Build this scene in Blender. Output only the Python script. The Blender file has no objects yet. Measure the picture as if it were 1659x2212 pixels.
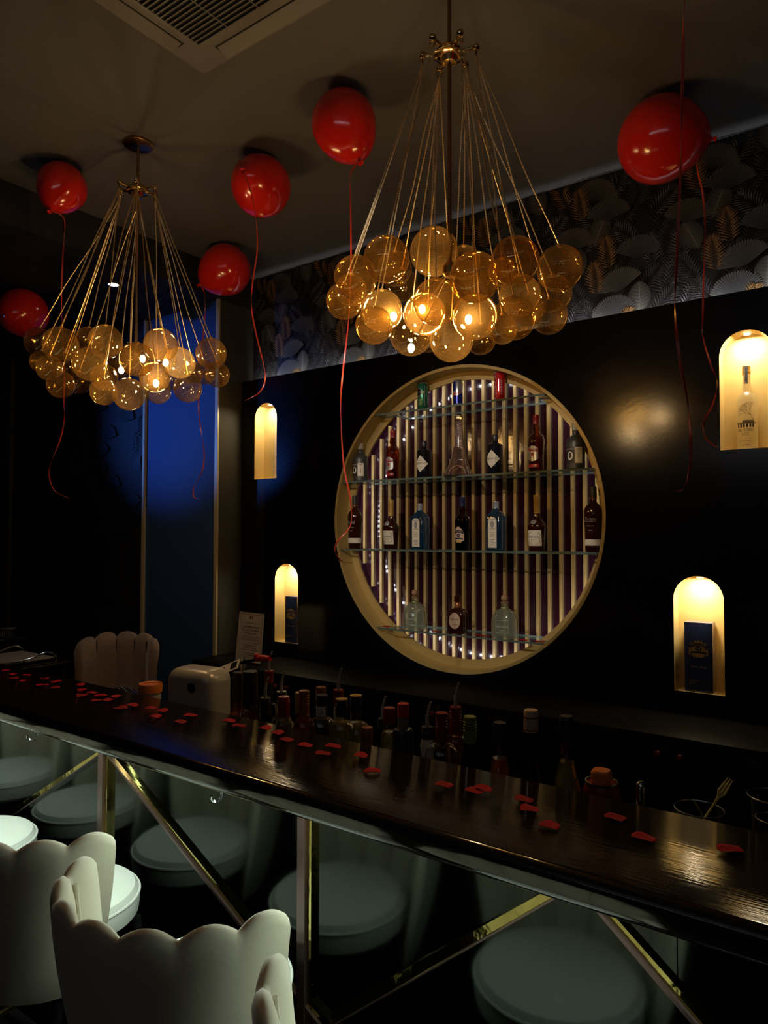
import bpy, bmesh, math, random
from math import sin, cos, pi, radians, sqrt
from mathutils import Vector, Matrix

# ------------------------------------------------------------------ camera, world, exposure
SC = bpy.context.scene
COL = SC.collection
FPX, YAW, PITCH, ROLL, CAMH = 1524.0, radians(36.0), radians(1.86), radians(0.09), 1.63
fwd = Vector((-sin(YAW)*cos(PITCH), cos(YAW)*cos(PITCH), sin(PITCH)))
r0 = Vector((cos(YAW), sin(YAW), 0)); u0 = r0.cross(fwd)
RX = r0*cos(ROLL) + u0*sin(ROLL); UX = -r0*sin(ROLL) + u0*cos(ROLL)
CAMP = Vector((0, 0, CAMH))
cd = bpy.data.cameras.new('camera'); cam = bpy.data.objects.new('camera', cd); COL.objects.link(cam)
M4 = Matrix((RX, UX, -fwd)).transposed().to_4x4(); M4.translation = CAMP
cam.matrix_world = M4
cd.sensor_fit = 'VERTICAL'; cd.sensor_height = 24.0; cd.lens = 24.0*FPX/2212.0
cd.clip_start = 0.02; cd.clip_end = 60
SC.camera = cam

def ray(px, py): return RX*((px-829.5)/FPX) - UX*((py-1106)/FPX) + fwd
def at(px, py, ax, v):
    w = ray(px, py); t = (v-CAMP[ax])/w[ax]; return CAMP + w*t

wd = bpy.data.worlds.new('world'); SC.world = wd; wd.use_nodes = True
wd.node_tree.nodes['Background'].inputs[0].default_value = (0.55, 0.5, 0.48, 1)
wd.node_tree.nodes['Background'].inputs[1].default_value = 0.004
vs = SC.view_settings
vs.view_transform = 'Standard'; vs.look = 'None'; vs.gamma = 1.0; vs.exposure = 0.0; vs.use_curve_mapping = False
try:
    SC.cycles.transparent_max_bounces = 32
    SC.cycles.max_bounces = 12
    SC.cycles.sample_clamp_indirect = 4.0
except Exception: pass

def lamp(kind, name, loc, energy, color, aim=None, parent=None, **kw):
    L = bpy.data.lights.new(name, kind); L.energy = energy; L.color = color
    for k, v in kw.items(): setattr(L, k, v)
    o = bpy.data.objects.new(name, L); COL.objects.link(o); o.location = loc
    if aim is not None:
        o.rotation_euler = (Vector(aim)-Vector(loc)).to_track_quat('-Z', 'Y').to_euler()
    if parent: o.parent = parent
    return o
ZB = 1.08; YBF, YBB = 1.12, 1.49            # bar top, its front and back edges
D = 3.25; WP = 3.35; ZC = 3.38; ZP = 2.655  # back panel, wallpaper wall, ceiling, panel top
YP = 1.26                                   # mirrored front of the bar
# cool strip behind the panel top washing the wallpaper
lamp('AREA', 'wallpaper_wash_light', (-1.3, 3.290, 2.60), 36, (0.86, 0.93, 1.0), aim=(-1.3, 3.35, 2.70), shape='RECTANGLE', size=4.4, size_y=0.02, spread=radians(76))
# unseen strip assumed under the bar lip from the bright seats
lamp('AREA', 'assumed_lip_light', (-1.6, 1.20, 1.012), 13.0, (0.80, 1.0, 0.86), aim=(-1.6, 0.99, 0.70), shape='RECTANGLE', size=3.9, size_y=0.02)
# unseen uplight added behind the camera as cool fill for the ceiling
lamp('AREA', 'added_ceiling_fill', (0.5, -1.9, 2.65), 17.0, (0.86, 0.92, 1.0), aim=(0.5, -1.75, 3.3), shape='RECTANGLE', size=4.5, size_y=0.03)
lamp('SPOT', 'assumed_blue_light', (-6.2, -0.35, 2.20), 520, (0.06, 0.22, 1.0), aim=(-4.12, 3.06, 2.50), spot_size=radians(23), spot_blend=1.0, shadow_soft_size=0.06)  # unseen blue source, assumed from the blue wall panel and reflections
lamp('SPOT', 'added_display_spot', (-1.25, -0.5, 3.26), 190, (1.0, 0.93, 0.84), aim=(-1.907, 3.30, 1.74), spot_size=radians(23), spot_blend=0.25, shadow_soft_size=0.04)  # unseen spot added to brighten the bottles and labels of the display

# ------------------------------------------------------------------ materials
MT = {}
def pm(name, col, rough=0.5, metal=0.0, spec=0.5, sheen=0, coat=0, bump=None, noise=None, emis=None, aniso=None):
    m = bpy.data.materials.new(name); m.use_nodes = True; nt = m.node_tree
    b = nt.nodes['Principled BSDF']
    b.inputs['Base Color'].default_value = (*col, 1); b.inputs['Roughness'].default_value = rough
    b.inputs['Metallic'].default_value = metal; b.inputs['Specular IOR Level'].default_value = spec
    if sheen: b.inputs['Sheen Weight'].default_value = sheen
    if coat: b.inputs['Coat Weight'].default_value = coat; b.inputs['Coat Roughness'].default_value = 0.05
    tc = None
    if bump or noise:
        tc = nt.nodes.new('ShaderNodeTexCoord')
    if bump:       # (scale, strength, distance, stretch)
        n = nt.nodes.new('ShaderNodeTexNoise'); n.inputs['Scale'].default_value = bump[0]; n.inputs['Detail'].default_value = 4
        bp = nt.nodes.new('ShaderNodeBump'); bp.inputs['Strength'].default_value = bump[1]; bp.inputs['Distance'].default_value = bump[2]
        mp = nt.nodes.new('ShaderNodeMapping')
        if len(bump) > 3: mp.inputs['Scale'].default_value = bump[3]
        nt.links.new(tc.outputs['Object'], mp.inputs[0]); nt.links.new(mp.outputs[0], n.inputs['Vector'])
        nt.links.new(n.outputs[0], bp.inputs['Height']); nt.links.new(bp.outputs[0], b.inputs['Normal'])
    if noise:      # (scale, colour2, stretch)
        n = nt.nodes.new('ShaderNodeTexNoise'); n.inputs['Scale'].default_value = noise[0]; n.inputs['Detail'].default_value = 6
        mp = nt.nodes.new('ShaderNodeMapping')
        if len(noise) > 2: mp.inputs['Scale'].default_value = noise[2]
        cr = nt.nodes.new('ShaderNodeValToRGB')
        cr.color_ramp.elements[0].position = 0.35; cr.color_ramp.elements[0].color = (*col, 1)
        cr.color_ramp.elements[1].position = 0.68; cr.color_ramp.elements[1].color = (*noise[1], 1)
        nt.links.new(tc.outputs['Object'], mp.inputs[0]); nt.links.new(mp.outputs[0], n.inputs['Vector'])
        nt.links.new(n.outputs[0], cr.inputs[0]); nt.links.new(cr.outputs[0], b.inputs['Base Color'])
    if emis:
        b.inputs['Emission Color'].default_value = (*emis[0], 1); b.inputs['Emission Strength'].default_value = emis[1]
    MT[name] = m; return m
def thin(name, tint, rough=0.02, base=0.05, edge=0.55, diff=None, dcol=None, ior=1.5, gcol=(1, 1, 1)):
    """thin glass wall: tinted see-through, fresnel gloss, a little scattered film"""
    m = bpy.data.materials.new(name); m.use_nodes = True; nt = m.node_tree
    for n in list(nt.nodes): nt.nodes.remove(n)
    out = nt.nodes.new('ShaderNodeOutputMaterial'); mix = nt.nodes.new('ShaderNodeMixShader')
    tr = nt.nodes.new('ShaderNodeBsdfTransparent'); tr.inputs[0].default_value = (*tint, 1)
    gl = nt.nodes.new('ShaderNodeBsdfGlossy'); gl.inputs[0].default_value = (*gcol, 1); gl.inputs['Roughness'].default_value = rough
    lw = nt.nodes.new('ShaderNodeLayerWeight'); lw.inputs[0].default_value = 0.5
    mr = nt.nodes.new('ShaderNodeMath'); mr.operation = 'POWER'; mr.inputs[1].default_value = 3.0
    ma = nt.nodes.new('ShaderNodeMath'); ma.operation = 'MULTIPLY_ADD'; ma.inputs[1].default_value = edge; ma.inputs[2].default_value = base
    nt.links.new(lw.outputs['Facing'], mr.inputs[0]); nt.links.new(mr.outputs[0], ma.inputs[0]); nt.links.new(ma.outputs[0], mix.inputs[0])
    src = tr.outputs[0]
    if diff:
        m2 = nt.nodes.new('ShaderNodeMixShader'); m2.inputs[0].default_value = diff
        tl = nt.nodes.new('ShaderNodeBsdfTranslucent'); tl.inputs[0].default_value = (*dcol, 1)
        nt.links.new(tr.outputs[0], m2.inputs[1]); nt.links.new(tl.outputs[0], m2.inputs[2]); src = m2.outputs[0]
    nt.links.new(src, mix.inputs[1]); nt.links.new(gl.outputs[0], mix.inputs[2]); nt.links.new(mix.outputs[0], out.inputs[0])
    MT[name] = m; return m
def em(name, col, s):
    m = bpy.data.materials.new(name); m.use_nodes = True; nt = m.node_tree
    for n in list(nt.nodes): nt.nodes.remove(n)
    out = nt.nodes.new('ShaderNodeOutputMaterial'); e = nt.nodes.new('ShaderNodeEmission')
    e.inputs[0].default_value = (*col, 1); e.inputs[1].default_value = s; nt.links.new(e.outputs[0], out.inputs[0])
    MT[name] = m; return m
pm('ceiling', (0.115, 0.108, 0.105), 0.7, bump=(60, 0.06, 0.01))
pm('floor', (0.012, 0.011, 0.011), 0.25, noise=(8, (0.02, 0.018, 0.017)))
pm('black_gloss', (0.0030, 0.0026, 0.003), 0.18, spec=0.5, bump=(70, 0.035, 0.006))
pm('black_matte', (0.006, 0.006, 0.007), 0.6, bump=(40, 0.05, 0.01))
pm('olive_wall', (0.045, 0.040, 0.030), 0.6, bump=(40, 0.05, 0.01))
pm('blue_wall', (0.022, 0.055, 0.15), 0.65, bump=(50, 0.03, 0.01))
pm('dark_wall', (0.012, 0.011, 0.011), 0.7, bump=(50, 0.03, 0.01))
pm('gold_trim', (0.60, 0.50, 0.30), 0.35, 0.3, bump=(30, 0.03, 0.01))
pm('gold_paint', (0.50, 0.36, 0.13), 0.42, 0.25, bump=(30, 0.04, 0.01))
pm('slat_gold', (0.37, 0.245, 0.085), 0.45, 0.15, bump=(30, 0.04, 0.01))
pm('burgundy', (0.022, 0.005, 0.010), 0.10, spec=0.6, bump=(60, 0.04, 0.01))
pm('niche_cream', (0.80, 0.60, 0.26), 0.6, bump=(40, 0.04, 0.01))
pm('mirror_gold', (0.55, 0.46, 0.16), 0.08, 1.0, bump=(9, 0.12, 0.03))
pm('bronze_strip', (0.13, 0.085, 0.08), 0.25, 0.8, bump=(40, 0.05, 0.01))
pm('black_mirror', (0.042, 0.047, 0.044), 0.09, 1.0, bump=(7, 0.02, 0.01))
pm('bar_wood', (0.010, 0.006, 0.005), 0.13, spec=0.5, bump=(14, 0.09, 0.010, (1.2, 14, 14)), noise=(5, (0.022, 0.012, 0.008), (1, 18, 18)))
pm('bar_edge', (0.006, 0.005, 0.005), 0.10, spec=0.8, bump=(14, 0.02, 0.004, (1, 8, 8)))
pm('chrome', (0.75, 0.75, 0.73), 0.12, 1.0, noise=(20, (0.66, 0.66, 0.64)))
pm('gold_metal', (0.80, 0.55, 0.22), 0.14, 1.0, noise=(20, (0.7, 0.48, 0.2)))
pm('rod_gold', (0.42, 0.25, 0.10), 0.28, 1.0, noise=(20, (0.36, 0.22, 0.1)))
pm('chain_gold', (0.92, 0.70, 0.38), 0.35, 0.8, noise=(90, (0.8, 0.58, 0.3)))
pm('balloon', (0.80, 0.022, 0.012), 0.16, spec=0.6, coat=0.4, noise=(3, (0.72, 0.018, 0.01)))
pm('ribbon', (0.60, 0.06, 0.035), 0.3, spec=0.6, noise=(30, (0.5, 0.05, 0.03)))
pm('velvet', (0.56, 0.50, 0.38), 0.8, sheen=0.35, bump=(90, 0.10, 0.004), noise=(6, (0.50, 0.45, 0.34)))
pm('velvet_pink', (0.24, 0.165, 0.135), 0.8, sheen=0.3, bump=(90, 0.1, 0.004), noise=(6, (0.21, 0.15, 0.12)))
pm('seat_leather', (0.70, 0.70, 0.64), 0.45, bump=(12, 0.25, 0.012), noise=(5, (0.64, 0.64, 0.58)))
pm('leg_black', (0.01, 0.01, 0.01), 0.3, noise=(20, (0.014, 0.013, 0.013)))
pm('petal', (0.52, 0.006, 0.020), 0.7, spec=0.2, bump=(50, 0.1, 0.004), noise=(12, (0.42, 0.005, 0.015)))
pm('petal_b', (0.42, 0.005, 0.016), 0.7, spec=0.2, bump=(50, 0.1, 0.004), noise=(12, (0.30, 0.01, 0.014)))
pm('ac_white', (0.20, 0.185, 0.165), 0.5, noise=(6, (0.19, 0.175, 0.155)))
pm('ac_dark', (0.004, 0.004, 0.004), 0.7, noise=(10, (0.006, 0.006, 0.006)))
pm('silver_plastic', (0.66, 0.62, 0.54), 0.3, 0.25, noise=(12, (0.60, 0.56, 0.49)))
pm('dark_plastic', (0.01, 0.01, 0.011), 0.35, noise=(12, (0.014, 0.014, 0.015)))
pm('paper', (0.50, 0.42, 0.37), 0.7, noise=(20, (0.47, 0.40, 0.35)))
pm('white_paper', (0.75, 0.72, 0.66), 0.6, noise=(20, (0.7, 0.67, 0.62)))
pm('cream_label', (0.70, 0.66, 0.54), 0.55, noise=(40, (0.62, 0.57, 0.46)))
pm('ink', (0.02, 0.018, 0.018), 0.6, noise=(20, (0.03, 0.025, 0.025)))
pm('gold_ink', (0.55, 0.40, 0.16), 0.35, 0.6, noise=(20, (0.5, 0.35, 0.14)))
pm('silver_ink', (0.6, 0.62, 0.66), 0.3, 0.6, noise=(20, (0.5, 0.52, 0.56)))
pm('red_label', (0.40, 0.02, 0.02), 0.45, noise=(30, (0.34, 0.015, 0.015)))
pm('red_cap', (0.20, 0.008, 0.012), 0.3, noise=(30, (0.26, 0.01, 0.012)))
pm('orange', (0.85, 0.24, 0.03), 0.35, noise=(20, (0.75, 0.2, 0.03)))
pm('copper', (0.42, 0.16, 0.06), 0.35, 0.6, noise=(30, (0.36, 0.13, 0.05)))
pm('green_foil', (0.26, 0.30, 0.08), 0.4, 0.2, noise=(20, (0.22, 0.26, 0.07)))
pm('yellow_cap', (0.60, 0.38, 0.10), 0.4, 0.3, noise=(20, (0.5, 0.32, 0.08)))
pm('cap_cream', (0.60, 0.42, 0.30), 0.5, noise=(20, (0.54, 0.37, 0.26)))
pm('cap_dark', (0.02, 0.018, 0.02), 0.35, noise=(20, (0.028, 0.025, 0.027)))
pm('cap_navy', (0.015, 0.022, 0.07), 0.3, noise=(20, (0.012, 0.018, 0.06)))
pm('cork', (0.42, 0.24, 0.12), 0.8, noise=(80, (0.28, 0.15, 0.07)))
pm('frost_mark', (0.42, 0.42, 0.34), 0.5, noise=(20, (0.38, 0.38, 0.3)))
pm('olive_glass', (0.035, 0.038, 0.036), 0.42, spec=0.6, noise=(8, (0.045, 0.048, 0.045)))
pm('apoth_black', (0.006, 0.006, 0.010), 0.10, spec=0.7, noise=(8, (0.008, 0.008, 0.013)))
pm('dark_liquor', (0.030, 0.006, 0.003), 0.07, spec=0.8, noise=(8, (0.022, 0.005, 0.003)))
pm('navy_box', (0.018, 0.026, 0.085), 0.25, noise=(5, (0.02, 0.03, 0.10)))
pm('lilac_box', (0.34, 0.28, 0.36), 0.3, 0.4, noise=(5, (0.28, 0.24, 0.34)))
pm('green_can', (0.02, 0.16, 0.08), 0.25, 0.5, noise=(12, (0.015, 0.12, 0.06)))
pm('blue_can', (0.012, 0.02, 0.22), 0.2, 0.5, noise=(12, (0.01, 0.018, 0.18)))
pm('silver_can', (0.55, 0.57, 0.62), 0.25, 0.8, noise=(12, (0.5, 0.52, 0.57)))
pm('red_can', (0.55, 0.015, 0.02), 0.25, 0.3, noise=(12, (0.48, 0.012, 0.016)))
pm('bright_red', (0.65, 0.02, 0.02), 0.35, noise=(12, (0.55, 0.02, 0.02)))
pm('screw_red', (0.14, 0.02, 0.015), 0.3, 0.3, noise=(12, (0.12, 0.02, 0.015)))
pm('yellow_green', (0.30, 0.34, 0.10), 0.5, noise=(20, (0.25, 0.3, 0.08)))
pm('base_paper', (0.020, 0.016, 0.014), 0.45, noise=(30, (0.014, 0.011, 0.010)))
thin('amber_globe', (0.95, 0.82, 0.56), 0.005, 0.12, 0.65, diff=0.07, dcol=(1.0, 0.68, 0.30), gcol=(1.0, 0.86, 0.60))
thin('frost', (0.9, 0.88, 0.72), 0.4, 0.10, 0.4, diff=0.86, dcol=(1.0, 1.0, 0.95))
thin('clear_glass', (0.90, 0.91, 0.86), 0.02, 0.09, 1.0)
thin('shelf_glass', (0.93, 0.96, 0.95), 0.01, 0.05, 0.35)
thin('tequila_glass', (0.90, 0.94, 0.90), 0.02, 0.12, 1.2, diff=0.22, dcol=(0.92, 1.0, 0.94))
thin('whisky_glass', (0.55, 0.26, 0.09), 0.01, 0.07, 0.9, diff=0.05, dcol=(0.9, 0.35, 0.06))
thin('dark_glass', (0.22, 0.07, 0.03), 0.01, 0.06, 0.8)
thin('blue_glass', (0.22, 0.48, 0.72), 0.02, 0.10, 0.9, diff=0.38, dcol=(0.20, 0.50, 0.85))
pm('steel', (0.55, 0.55, 0.54), 0.38, 0.5, noise=(30, (0.48, 0.48, 0.47)))
thin('rose_glass', (0.88, 0.76, 0.70), 0.02, 0.14, 1.2, diff=0.22, dcol=(0.95, 0.75, 0.68))
pm('glass_edge', (0.11, 0.15, 0.13), 0.15, noise=(20, (0.09, 0.13, 0.11)))
pm('rose_edge', (0.80, 0.66, 0.60), 0.18, 0.5, noise=(20, (0.7, 0.58, 0.52)))
pm('worktop_black', (0.005, 0.004, 0.004), 0.5, spec=0.04, noise=(20, (0.009, 0.008, 0.008)))
pm('fork_gold', (0.90, 0.80, 0.28), 0.3, 0.35, noise=(20, (0.8, 0.7, 0.25)))
pm('arm_dark', (0.05, 0.03, 0.015), 0.4, 0.8, noise=(20, (0.04, 0.025, 0.012)))
thin('red_liquor', (0.40, 0.03, 0.03), 0.01, 0.06, 0.6, diff=0.15, dcol=(0.6, 0.03, 0.02))
thin('pale_liquor', (0.80, 0.76, 0.50), 0.02, 0.05, 0.5, diff=0.08, dcol=(0.6, 0.55, 0.3))
thin('amber_liquor', (0.75, 0.35, 0.10), 0.02, 0.05, 0.5, diff=0.12, dcol=(0.8, 0.35, 0.08))
em('bulb_glow', (1.0, 0.66, 0.30), 400)
em('led_white', (0.95, 0.97, 1.0), 125)
em('led_soft', (0.85, 0.95, 1.0), 2.0)
em('led_warm', (1.0, 0.93, 0.86), 5)
em('downlight_glow', (1.0, 0.92, 0.8), 14)
em('spot_glow', (1.0, 0.84, 0.55), 4)
em('assumed_blue_glow', (0.10, 0.35, 1.0), 20)  # blue glow for an assumed, unseen source

# printed wallpaper ink: colour comes from the printed pattern stored on the mesh
m = bpy.data.materials.new('wallpaper_print'); m.use_nodes = True
ca = m.node_tree.nodes.new('ShaderNodeVertexColor'); ca.layer_name = 'ink'
bs = m.node_tree.nodes['Principled BSDF']; m.node_tree.links.new(ca.outputs[0], bs.inputs['Base Color'])
bs.inputs['Roughness'].default_value = 0.42; bs.inputs['Metallic'].default_value = 0.25
MT['wallpaper_print'] = m

# ------------------------------------------------------------------ mesh helpers
class MB:
    def __init__(s): s.v = []; s.f = []; s.mi = []; s.sm = []
    def add(s, V, F, mi=0, sm=False):
        o = len(s.v); s.v += [tuple(v) for v in V]
        for f in F: s.f.append(tuple(i+o for i in f)); s.mi.append(mi); s.sm.append(sm)
        return s
    def box(s, x0, x1, y0, y1, z0, z1, mi=0, bev=0):
        if x0 > x1: x0, x1 = x1, x0
        if y0 > y1: y0, y1 = y1, y0
        if z0 > z1: z0, z1 = z1, z0
        V = [(x, y, z) for z in (z0, z1) for y in (y0, y1) for x in (x0, x1)]
        F = [(0, 2, 3, 1), (4, 5, 7, 6), (0, 1, 5, 4), (2, 6, 7, 3), (0, 4, 6, 2), (1, 3, 7, 5)]
        return s.add(V, F, mi)
    def rbox(s, x0, x1, y0, y1, z0, z1, r=0.004, mi=0, seg=2):
        bm = bmesh.new(); bmesh.ops.create_cube(bm, size=1)
        for v in bm.verts: v.co = Vector(((x0+x1)/2+v.co.x*(x1-x0), (y0+y1)/2+v.co.y*(y1-y0), (z0+z1)/2+v.co.z*(z1-z0)))
        bmesh.ops.bevel(bm, geom=bm.edges[:], offset=r, segments=seg, affect='EDGES', profile=0.5)
        s.bm(bm, mi, True); bm.free(); return s
    def bm(s, bm, mi=0, sm=False):
        bm.verts.index_update(); s.add([v.co.copy() for v in bm.verts], [[v.index for v in f.verts] for f in bm.faces], mi, sm)
    def lathe(s, prof, n=32, mi=0, p=None, ax=1, ay=1, c=(0, 0, 0), sm=True, caps=True):
        V = []; F = []
        for (r, z) in prof:
            for k in range(n):
                a = 2*pi*k/n; x, y = cos(a), sin(a)
                if p:
                    x = math.copysign(abs(x)**(2/p), x); y = math.copysign(abs(y)**(2/p), y)
                V.append((c[0]+x*r*ax, c[1]+y*r*ay, c[2]+z))
        for i in range(len(prof)-1):
            for k in range(n):
                a, b = i*n+k, i*n+(k+1) % n
                F.append((a, b, b+n, a+n))
        if caps:
            if prof[0][0] > 1e-5: F.append(tuple(range(n))[::-1])
            if prof[-1][0] > 1e-5: F.append(tuple((len(prof)-1)*n+k for k in range(n)))
        return s.add(V, F, mi, sm)
    def tube(s, pts, r, n=8, mi=0, sm=True, flat=None):
        P = [Vector(p) for p in pts]; N = len(P); R = r if isinstance(r, (list, tuple)) else [r]*N
        V = []; F = []; up = None
        for i in range(N):
            t = (P[min(i+1, N-1)]-P[max(i-1, 0)])
            t = t.normalized() if t.length > 1e-9 else Vector((0, 0, 1))
            if up is None:
                up = Vector((0, 0, 1)) if abs(t.z) < 0.9 else Vector((1, 0, 0))
            a = t.cross(up)
            if a.length < 1e-6: a = t.cross(Vector((0.3, 1, 0.2)))
            a.normalize(); b = a.cross(t).normalized(); up = b
            for k in range(n):
                q = 2*pi*k/n; V.append(P[i]+a*cos(q)*R[i]+b*sin(q)*R[i])
        for i in range(N-1):
            for k in range(n):
                F.append((i*n+k, i*n+(k+1) % n, (i+1)*n+(k+1) % n, (i+1)*n+k))
        F.append(tuple(range(n))[::-1]); F.append(tuple((N-1)*n+k for k in range(n)))
        return s.add(V, F, mi, sm)
    def sphere(s, c, r, n=24, mi=0, sc=(1, 1, 1)):
        m_ = n//2; prof = [(sin(pi*i/m_)*r, -cos(pi*i/m_)*r) for i in range(m_+1)]
        V = []; F = []
        V.append((c[0], c[1], c[2]-r*sc[2]))
        for i in range(1, m_):
            for k in range(n):
                a = 2*pi*k/n; V.append((c[0]+cos(a)*prof[i][0]*sc[0], c[1]+sin(a)*prof[i][0]*sc[1], c[2]+prof[i][1]*sc[2]))
        V.append((c[0], c[1], c[2]+r*sc[2])); L = len(V)-1
        for k in range(n): F.append((0, 1+(k+1) % n, 1+k))
        for i in range(m_-2):
            for k in range(n):
                a = 1+i*n+k; b = 1+i*n+(k+1) % n; F.append((a, b, b+n, a+n))
        for k in range(n): F.append((L, 1+(m_-2)*n+k, 1+(m_-2)*n+(k+1) % n))
        return s.add(V, F, mi, True)
    def strip(s, pts, w, side, mi=0, th=0.0006):
        """flat ribbon of real thickness along pts; side = list/one width vector"""
        P = [Vector(p) for p in pts]; V = []; F = []; N = len(P)
        for i, p in enumerate(P):
            sd = (side[i] if isinstance(side, list) else side).normalized()
            t = (P[min(i+1, N-1)]-P[max(i-1, 0)]).normalized(); nn = t.cross(sd).normalized()*th
            V += [p-sd*w/2-nn, p+sd*w/2-nn, p+sd*w/2+nn, p-sd*w/2+nn]
        for i in range(N-1):
            for k in range(4): F.append((4*i+k, 4*i+(k+1) % 4, 4*i+4+(k+1) % 4, 4*i+4+k))
        F += [(0, 3, 2, 1), (4*N-4, 4*N-3, 4*N-2, 4*N-1)]
        return s.add(V, F, mi, True)
    def move(s, M):
        s.v = [tuple(M @ Vector(v)) for v in s.v]; return s
    def build(s, name, mats, parent=None, loc=(0, 0, 0), rot=None, ang=35):
        me = bpy.data.meshes.new(name); me.from_pydata(s.v, [], s.f); 
        if isinstance(mats, str): mats = [mats]
        for q in mats: me.materials.append(MT[q])
        me.polygons.foreach_set('material_index', s.mi); me.polygons.foreach_set('use_smooth', s.sm)
        me.update()
        if any(s.sm):
            try: me.set_sharp_from_angle(angle=radians(ang))
            except Exception: pass
        o = bpy.data.objects.new(name, me); COL.objects.link(o); o.location = loc
        if rot: o.rotation_euler = rot
        if parent: o.parent = parent
        return o
def thing(name, label, cat, loc=(0, 0, 0), rz=0, group=None):
    o = bpy.data.objects.new(name, None); o.empty_display_size = 0.05; COL.objects.link(o)
    o.location = loc; o.rotation_euler = (0, 0, rz); o['label'] = label; o['category'] = cat
    if group: o['group'] = group
    return o
def tag(o, label, cat, group=None, kind=None):
    o['label'] = label; o['category'] = cat
    if group: o['group'] = group
    if kind: o['kind'] = kind
    return o
def struct(o, label, cat): return tag(o, label, cat, kind='structure')
def copy_tree(o, parent=None):
    c = o.copy(); COL.objects.link(c); c.parent = parent
    for ch in [x for x in bpy.data.objects if x.parent == o]: copy_tree(ch, c)
    return c
def catmull(P, n=8):
    P = [Vector(p) for p in P]; out = []
    for i in range(len(P)-1):
        a, b, c, d = P[max(i-1, 0)], P[i], P[i+1], P[min(i+2, len(P)-1)]
        for k in range(n):
            t = k/n; out.append(0.5*((2*b)+(c-a)*t+(2*a-5*b+4*c-d)*t*t+(3*b-a-3*c+d)*t*t*t))
    out.append(P[-1]); return out
_tc = {}
def text_geo(body, size=1.0, italic=0.0, spacing=1.0):
    key = (body, italic, spacing)
    if key not in _tc:
        cu = bpy.data.curves.new('t', 'FONT'); cu.body = body; cu.size = 1; cu.align_x = 'CENTER'; cu.align_y = 'CENTER'
        cu.resolution_u = 2; cu.shear = italic; cu.space_character = spacing
        o = bpy.data.objects.new('t', cu); COL.objects.link(o)
        dg = bpy.context.evaluated_depsgraph_get(); dg.update()
        me = bpy.data.meshes.new_from_object(o.evaluated_get(dg))
        _tc[key] = ([tuple(v.co) for v in me.vertices], [tuple(p.vertices) for p in me.polygons])
        bpy.data.objects.remove(o); bpy.data.meshes.remove(me); bpy.data.curves.remove(cu)
    V, F = _tc[key]
    return [(x*size, y*size) for x, y, _ in V], F
def flat_curve(outer, holes, t):
    """filled outline with holes as a slab mesh of thickness t (xy plane -> returned verts, faces)"""
    cu = bpy.data.curves.new('c', 'CURVE'); cu.dimensions = '2D'; cu.fill_mode = 'BOTH'; cu.extrude = t/2
    for pts in [outer]+holes:
        sp = cu.splines.new('POLY'); sp.points.add(len(pts)-1)
        for i, p in enumerate(pts): sp.points[i].co = (p[0], p[1], 0, 1)
        sp.use_cyclic_u = True
    o = bpy.data.objects.new('c', cu); COL.objects.link(o)
    dg = bpy.context.evaluated_depsgraph_get(); dg.update()
    me = bpy.data.meshes.new_from_object(o.evaluated_get(dg))
    V = [tuple(v.co) for v in me.vertices]; F = [tuple(p.vertices) for p in me.polygons]
    bpy.data.objects.remove(o); bpy.data.meshes.remove(me); bpy.data.curves.remove(cu)
    return V, F

# ------------------------------------------------------------------ the room
struct(MB().box(-7.5, 3.2, -3.2, 3.9, -0.06, 0).build('floor', 'floor'), 'dark polished floor under the bar and stools', 'floor')
struct(MB().box(XL := -3.54, 3.2, -3.2, 3.6, ZC, ZC+0.08).build('ceiling', 'ceiling'), 'dark grey ceiling the bubble chandeliers hang from', 'ceiling')
struct(MB().box(-7.5, XL-0.002, -3.2, 3.6, 3.17, 3.46).build('ceiling_lower', 'dark_wall'), 'lower black ceiling over the seating area at the left', 'ceiling')
struct(MB().box(-3.70, XL-0.01, 3.062, 3.6, 0, 3.168).build('wall_left', 'olive_wall'), 'short dark olive wall return between wallpaper band and blue wall panel', 'wall')
struct(MB().box(3.12, 3.2, -3.2, 3.6, 0, ZC).build('wall_right', 'dark_wall'), 'dark right wall of the bar room', 'wall')
struct(MB().box(-7.5, 3.2, -3.28, -3.2, 0, ZC).build('wall_front', 'dark_wall'), 'dark wall opposite the bar', 'wall')
struct(MB().box(-7.58, -7.5, -3.2, 3.2, 0, 3.2).build('wall_far_left', 'dark_wall'), 'dark far wall of the seating area', 'wall')

def arch(cx, w, z0, z1, n=20):
    r = w/2; pts = [(cx-r, z0), (cx+r, z0)]
    for k in range(n+1):
        a = pi*k/n; pts.append((cx+cos(a)*r, z1-r+sin(a)*r))
    return pts
CX, CZ, CR = -1.907, 1.718, 0.806
NICHES = [(-3.3175, 0.203, 1.993, 2.49), (-3.1225, 0.203, 0.95, 1.447), (-0.497, 0.205, 1.99, 2.49), (-0.695, 0.203, 0.956, 1.456)]
circ = [(CX+cos(2*pi*k/96)*CR, CZ+sin(2*pi*k/96)*CR) for k in range(96)]
V, F = flat_curve([(XL, 0.0), (1.6, 0.0), (1.6, ZP), (XL, ZP)], [circ]+[arch(*n)[::1] for n in NICHES], 0.02)
mb = MB().add([(x, D+0.01+z, y) for x, y, z in V], F)
struct(mb.build('wall_back', 'black_gloss'), 'glossy black back wall panel with round and arched openings', 'wall')
struct(MB().box(XL, 1.6, D+0.02, D+0.045, 2.52, ZP-0.02).build('trim_1', 'black_matte'), 'black backing rail along the top of the back wall panel', 'trim')

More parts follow.
